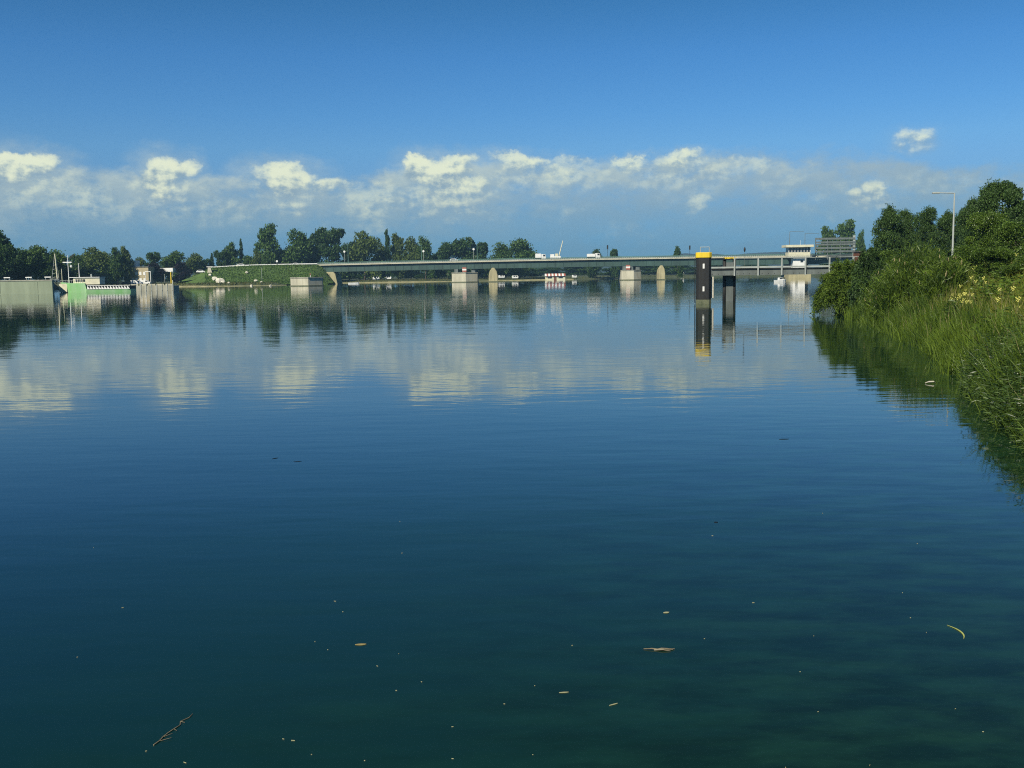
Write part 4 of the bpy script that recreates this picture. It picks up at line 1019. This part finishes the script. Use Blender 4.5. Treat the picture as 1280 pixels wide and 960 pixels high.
# ------------------------------------------------------------------ things floating on the water
def flake(name, label, px, py, L_, W_, m, rz, grp, curl=.0):
    p = Wt(px, py); n = 7; top = []; 
    for i in range(n+1):
        u = i/n-.5; w = W_*.5*math.sin(math.pi*min(1, max(0.04, i/n)))**.7; c = curl*(u*u)*4
        top.append((u*L_, c, w))
    mb = MB(); vs = []; fs = []
    for zz in (.002, .005):
        for a, c, w in top: vs += [(a, c-w, zz), (a, c+w, zz+.001)]
    m2 = (n+1)*2
    for i in range(n):
        a = i*2; fs += [(a+m2, a+2+m2, a+3+m2, a+1+m2), (a, a+1, a+3, a+2), (a, a+2, a+2+m2, a+m2), (a+1, a+1+m2, a+3+m2, a+3)]
    fs += [(0, m2, m2+1, 1), (m2-2, m2-1, 2*m2-1, 2*m2-2)]
    o = obj(name, mb.add(vs, fs), m); o.location = (p.x, p.y, 0); o.rotation_euler = (0, 0, rz)
    return tag(o, label, 'leaf' if 'leaf' in name else name.split('_')[-1], grp)
flake('floating_leaf', 'yellowish leaf floating low left of the picture middle', 451, 806, .10, .034, MT['leaf_dead'], .1, None)
flake('floating_stalk', 'pale green curved stalk floating near the lower right edge', 1201, 790, .34, .016, MT['stalk'], 1.57, None, .05)
flake('floating_stalk', 'pale straw floating below the twig cluster', 705, 866, .075, .012, MT['leaf_pale'], .1, None)
flake('floating_stalk', 'thin pale straw slanting on the water right of the short straw', 767, 881, .08, .010, MT['leaf_pale'], .5, None)
flake('floating_leaf', 'long black leaf floating in the open water right of centre', 980, 549, .20, .05, MT['leaf_black'], .1, None)
flake('floating_leaf', 'small black leaf floating below the picture middle at right', 895, 653, .05, .05, MT['leaf_black'], .4, None)
flake('floating_leaf', 'pale leaf floating above the twig cluster', 833, 766, .06, .03, MT['leaf_pale'], .2, None)
flake('floating_leaf', 'dark leaf floating far out at the left', 344, 573, .14, .03, MT['leaf_black'], .9, None)
flake('floating_leaf', 'dark leaf sliver floating right of the far left dark leaf', 372, 577, .14, .025, MT['leaf_black'], .3, None)
p = Wt(822, 813); t = thing('floating_twig', 'cluster of dark twigs floating in the near water', 'twig', (p.x, p.y, 0))
mb = MB()
for a, l_ in ((0, .13), (.35, .10), (-.3, .11), (.12, .15), (2.9, .12)): mb.path([(-.03*math.cos(a), 0, .004), (l_*.4*math.cos(a), l_*.5*math.sin(a), .012), (l_*math.cos(a), l_*.9*math.sin(a), .005)], [.006, .005, .003], 5)
obj('twigs', mb, MT['twig'], t)
p = Wt(190, 932); q = Wt(240, 893); d = q-p
t = thing('floating_branch', 'thin wet branch floating at the lower left', 'branch', (p.x, p.y, 0)); mb = MB()
pts = [Vector((d.x*u+random.uniform(-.02, .02), d.y*u, .004)) for u in np.linspace(0, 1, 9)]
mb.path(pts, [.005, .006, .005, .004, .005, .003, .003, .003, .002], 6)
for i in (1, 2, 4, 6): mb.tube(pts[i], pts[i]+Vector((random.uniform(.03, .08), random.uniform(-.05, .05), .006)),   .003, .001, 5)
obj('stem', mb, MT['twig'], t)
def log(label, px, py, L_, r_, m, rz):
    p = Wt(px, py); o = obj('driftwood', MB().path([(-L_/2, 0, .02), (-L_*.1, .03, .05), (L_*.25, -.02, .06), (L_/2, .02, .03)], [r_*.6, r_, r_*.9, r_*.4], 8), m); o.location = (p.x, p.y, 0); o.rotation_euler = (0, 0, rz)
    tag(o, label, 'driftwood')
log('white piece of driftwood at the foot of the willow bush', 1077, 397, .55, .07, MT['driftwood'], .05)
log('pale driftwood stick floating off the reeds', 1163, 479.5, .30, .022, MT['driftwood'], .05)
G = 'pale flecks on the near water'
base = None
for i in range(40):
    px = random.uniform(20, 1250); py = 960 - 330*random.random()**1.5
    if px > 1180 and py < 700: continue
    p = Wt(px, py)
    if p.x > float(edge(p.y))-1.7: continue
    if base is None:
        base = flake('floating_leaf', 'tiny pale fleck of leaf floating on the near water', px, py, .040, .006, MT['leaf_pale'], 0, G)
    o = base.copy() if i else base
    if i: COL.objects.link(o)
    o.location = (p.x, p.y, 0); o.rotation_euler = (0, 0, random.uniform(-.6, .6)); s = random.uniform(.18, .5); o.scale = (s*random.uniform(.6, 1.5), s, 1)

# ------------------------------------------------------------------ sky, sun, haze
SUN_EL, SUN_AZ = math.radians(40), math.radians(-146)     # azimuth from the view direction, clockwise
sd = Vector((math.sin(SUN_AZ)*math.cos(SUN_EL), math.cos(SUN_AZ)*math.cos(SUN_EL), math.sin(SUN_EL)))
sl = bpy.data.lights.new('sun', 'SUN'); sl.energy = 5.0; sl.angle = math.radians(.5); sl.color = (1, .93, .78)
so = link('sun', sl); so.rotation_euler = (-sd).to_track_quat('-Z', 'Y').to_euler()
w = bpy.data.worlds.new('World'); sc.world = w; w.use_nodes = True
N, L = w.node_tree.nodes, w.node_tree.links
bg = N['Background']; STR = .10; bg.inputs['Strength'].default_value = STR
sky = N.new('ShaderNodeTexSky'); sky.sky_type = 'NISHITA'; sky.sun_disc = False
sky.sun_elevation = SUN_EL; sky.sun_rotation = SUN_AZ; sky.air_density = 1.0; sky.dust_density = .3; sky.ozone_density = 2.5
tc = N.new('ShaderNodeTexCoord'); nv = N.new('ShaderNodeVectorMath'); nv.operation = 'NORMALIZE'; L.new(tc.outputs['Generated'], nv.inputs[0])
sp = N.new('ShaderNodeSeparateXYZ'); L.new(nv.outputs[0], sp.inputs[0])
X, Y, Z = sp.outputs
az = mth('ARCTAN2', X, Y); v = mth('DIVIDE', Z, mth('SQRT', mth('ADD', mth('MULTIPLY', X, X), mth('MULTIPLY', Y, Y))))
def comb(a, b_, c=0.0):
    n = N.new('ShaderNodeCombineXYZ')
    for i, s in enumerate((a, b_, c)):
        if isinstance(s, (int, float)): n.inputs[i].default_value = s
        else: L.new(s, n.inputs[i])
    return n.outputs[0]
def ncol(scale, detail, vec, rough=.55):
    n = N.new('ShaderNodeTexNoise'); n.inputs['Scale'].default_value = scale; n.inputs['Detail'].default_value = detail; n.inputs['Roughness'].default_value = rough
    L.new(vec, n.inputs['Vector']); s = N.new('ShaderNodeSeparateColor'); L.new(n.outputs['Color'], s.inputs[0]); return s.outputs, n.outputs['Fac']
def sstep(x, a, b_):
    n = N.new('ShaderNodeMapRange'); n.interpolation_type = 'SMOOTHSTEP'; L.new(x, n.inputs[0]); n.inputs[1].default_value = a; n.inputs[2].default_value = b_; return n.outputs[0]
def mixc(f, a, b_):
    n = N.new('ShaderNodeMix'); n.data_type = 'RGBA'
    for s, i in ((f, 0), (a, 6), (b_, 7)):
        if isinstance(s, tuple): n.inputs[i].default_value = (*s, 1)
        elif isinstance(s, (int, float)): n.inputs[i].default_value = s
        else: L.new(s, n.inputs[i])
    return n.outputs[2]
uv = comb(az, mth('MULTIPLY', v, 1.25))
c1, f1 = ncol(16, 3, uv); c2, f2 = ncol(85, 6, uv, .7)
wa = mth('ADD', az, mth('ADD', mth('MULTIPLY_ADD', c1[0], .05, -.025), mth('MULTIPLY_ADD', c2[0], .018, -.009)))
wv = mth('ADD', v, mth('ADD', mth('MULTIPLY_ADD', c1[1], .030, -.015), mth('MULTIPLY_ADD', c2[1], .016, -.008)))
puffs = [  # px, py, half width, half height, strength
    (15, 205, 40, 13, 1.2), (-60, 215, 60, 26, 1.0), (90, 228, 40, 16, .42), (120, 236, 34, 12, .35), (205, 212, 24, 20, 1.1), (222, 206, 20, 12, .9), (205, 236, 22, 10, .6), (240, 240, 60, 24, .25),
    (356, 217, 36, 15, 1.15), (362, 208, 18, 11, .8), (410, 228, 26, 9, .75), (450, 233, 22, 10, .5), (486, 232, 20, 10, .55),
    (524, 204, 24, 13, 1.3), (548, 213, 34, 18, 1.1), (572, 200, 18, 8, .8), (575, 230, 40, 12, .8), (290, 268, 24, 9, .45), (195, 272, 22, 7, .35), (140, 276, 20, 6, .3),
    (455, 266, 40, 16, .5), (550, 270, 18, 10, .45), (420, 285, 50, 10, .25), (650, 200, 40, 9, .75), (635, 214, 30, 12, .5), (720, 199, 50, 7, .55), (785, 198, 24, 7, .75), (850, 199, 30, 8, .7), (870, 210, 26, 12, .6),
    (720, 235, 24, 8, .35), (868, 250, 20, 13, .55), (840, 250, 20, 8, .3), (930, 205, 50, 8, .5), (960, 228, 22, 8, .4), (1000, 240, 60, 18, .3), (1078, 248, 16, 12, .62), (1096, 236, 12, 14, .62), (1030, 262, 40, 14, .3), (1140, 222, 46, 16, .35),
    (1150, 168, 27, 11, .6), (1245, 230, 40, 14, .35), (780, 285, 50, 12, .3), (690, 222, 40, 12, .42), (760, 215, 46, 11, .42), (820, 222, 36, 10, .38), (905, 218, 40, 10, .42), (985, 215, 34, 9, .42), (330, 245, 40, 12, .34), (500, 255, 36, 12, .4), (610, 240, 34, 12, .42), (160, 250, 36, 12, .32), (60, 262, 40, 12, .3), (380, 262, 36, 11, .34), (700, 262, 46, 11, .3), (1190, 226, 40, 12, .36), (1050, 228, 30, 10, .36), (620, 262, 40, 16, .28), (212, 236, 54, 22, .56), (362, 238, 62, 20, .58), (556, 240, 70, 24, .62), (30, 234, 66, 20, .55), (470, 246, 56, 16, .52), (690, 214, 80, 15, .55), (860, 216, 80, 15, .52), (280, 262, 60, 14, .48), (110, 250, 60, 16, .5), (30, 240, 60, 24, .3)]
puffs = [(a_, b_, c_, d2_, s_*(.74 if s_ < .5 else .9 if s_ < .62 else 1)) for a_, b_, c_, d2_, s_ in puffs]
acc = None; accs = None; accw = None
for px, py, rx, ry, s in puffs:
    d = ray(px, py); a0 = math.atan2(d.x, d.y); v0 = d.z/math.hypot(d.x, d.y)
    ea = mth('MULTIPLY', mth('SUBTRACT', wa, a0), F/rx/1.25); dv = mth('SUBTRACT', wv, v0)
    ev = mth('MAXIMUM', mth('MULTIPLY', dv, F/ry/1.2), mth('MULTIPLY', dv, -F/ry/2.3))
    e2_ = mth('MULTIPLY_ADD', ea, ea, mth('MULTIPLY', ev, ev))
    qw = mth('MULTIPLY', mth('MAXIMUM', mth('MULTIPLY_ADD', e2_, -.22, 1.0), 0), min(1, s)); accw = qw if accw is None else mth('SMOOTH_MAX', accw, qw, .2)
    q = mth('MULTIPLY', mth('MAXIMUM', mth('SUBTRACT', 1.0, e2_), 0), s)
    acc = q if acc is None else mth('MAXIMUM', acc, q)
    if s >= .5:
        d2 = mth('ADD', dv, .0065); e2 = mth('MAXIMUM', mth('MULTIPLY', d2, F/ry/1.2), mth('MULTIPLY', d2, -F/ry/2.3))
        q = mth('MULTIPLY', mth('MAXIMUM', mth('SUBTRACT', 1.0, mth('MULTIPLY_ADD', ea, ea, mth('MULTIPLY', e2, e2))), 0), s)
        accs = q if accs is None else mth('MAXIMUM', accs, q)
fuv = comb(az, mth('MULTIPLY', v, 1.35), 5.0)
n1 = ncol(46, 7, fuv, .62)[1]
sh_v = N.new('ShaderNodeVectorMath'); sh_v.operation = 'ADD'; L.new(fuv, sh_v.inputs[0]); sh_v.inputs[1].default_value = (-.0045, .0060, 0)
n2 = ncol(46, 4, sh_v.outputs[0], .62)[1]
relief = mth('MULTIPLY', mth('SUBTRACT', n1, n2), 2.6)
den = mth('ADD', acc, mth('MULTIPLY', mth('SUBTRACT', n1, .5), mth('MULTIPLY_ADD', acc, .9, .35)))
alpha = sstep(den, .06, .90)
# broken veil of flat cloud behind the cumulus
ft = ncol(9, 5, comb(az, mth('MULTIPLY', v, 1.5), 3.0))[1]
topv = mth('ADD', mth('MULTIPLY_ADD', ft, .040, .081), mth('MULTIPLY', sstep(az, -.18, -.02), .016))
topv = mth('SUBTRACT', topv, mth('MULTIPLY', sstep(az, .28, .46), .022))
d_ = mth('SUBTRACT', topv, wv)
vn = ncol(24, 6, comb(az, mth('MULTIPLY', v, 1.7), 9.0), .62)[1]
veil = mth('MULTIPLY', mth('MULTIPLY', sstep(d_, -.003, .012), sstep(vn, .18, .62)), mth('MULTIPLY_ADD', sstep(d_, .02, .095), -.35, 1.0))
# sky colour, graded by elevation
rp = N.new('ShaderNodeValToRGB'); cr = rp.color_ramp
L.new(mth('MULTIPLY', v, 1.6), rp.inputs[0])
GR_ = [(0.012, (0.127, 0.444, 0.928)), (0.044, (0.158, 0.422, 0.842)), (0.095, (0.226, 0.426, 0.704)), (0.159, (0.299, 0.516, 0.771)), (0.197, (0.305, 0.559, 0.807)), (0.248, (0.257, 0.542, 0.818)), (0.338, (0.204, 0.504, 0.791)), (0.415, (0.158, 0.45, 0.684)), (0.62, (0.097, 0.34, 0.567)), (0.8, (0.073, 0.259, 0.405)), (1.0, (0.089, 0.259, 0.405))]
for i, (p_, c) in enumerate(GR_):
    e = cr.elements[i] if i < 2 else cr.elements.new(p_)
    e.position = p_; e.color = (*c, 1)
mu = N.new('ShaderNodeMix'); mu.data_type = 'RGBA'; mu.blend_type = 'MULTIPLY'; mu.inputs[0].default_value = 1
L.new(sky.outputs[0], mu.inputs[6]); L.new(rp.outputs[0], mu.inputs[7])
base = mu.outputs[2]
k = .81/STR
edge_l = mth('MULTIPLY', mth('MULTIPLY', sstep(d_, .034, .004), sstep(vn, .36, .64)), sstep(az, .40, .2))
vsoft = mth('MULTIPLY', sstep(accw, .25, 1.0), mth('MULTIPLY_ADD', sstep(vn, .2, .7), .6, .35))
vc = mixc(mth('MAXIMUM', mth('MULTIPLY', vsoft, .62), edge_l), mixc(sstep(v, .02, .10), (.20*k, .39*k, .54*k), (.34*k, .47*k, .55*k)), (.56*k, .66*k, .62*k))
c = mixc(mth('MAXIMUM', mth('MULTIPLY', veil, .90), mth('MULTIPLY', vsoft, .55)), base, vc)
lit = mth('ADD', mth('ADD', mth('MULTIPLY', sstep(acc, .10, .8), .42), mth('MULTIPLY', mth('SUBTRACT', acc, accs), 1.1)), mth('MULTIPLY_ADD', relief, 1.25, .18))
c = mixc(mth('MULTIPLY', alpha, .96), c, mixc(sstep(lit, -.1, 1.15), (.30*k, .43*k, .52*k), (.90*k, .95*k, .70*k)))
L.new(c, bg.inputs['Color'])

HAZE = 0.0002
if HAZE:
    m = bpy.data.materials.new('haze_air'); m.use_nodes = True; nt = m.node_tree
    nt.nodes.remove(nt.nodes['Principled BSDF']); pv = nt.nodes.new('ShaderNodeVolumePrincipled')
    pv.inputs['Color'].default_value = (.26, .486, .70, 1); pv.inputs['Density'].default_value = HAZE; pv.inputs['Anisotropy'].default_value = 0
    nt.links.new(pv.outputs[0], nt.nodes['Material Output'].inputs['Volume'])
    hzb = obj('haze', MB().box(-4700, 4700, -2200, 4500, -2.6, 112), m); tag(hzb, kind='stuff')

sc.view_settings.view_transform = 'Standard'; sc.view_settings.look = 'None'; sc.view_settings.exposure = 0.304; sc.view_settings.gamma = 1
sc.view_settings.use_curve_mapping = False
cy = sc.cycles
cy.max_bounces = 6; cy.diffuse_bounces = 2; cy.glossy_bounces = 3; cy.transmission_bounces = 3; cy.transparent_max_bounces = 6; cy.volume_bounces = 0
cy.caustics_reflective = False; cy.caustics_refractive = False; cy.use_denoising = False
cy.sample_clamp_indirect = 4
cy.pixel_filter_type = 'BLACKMAN_HARRIS'; cy.filter_width = 1.1
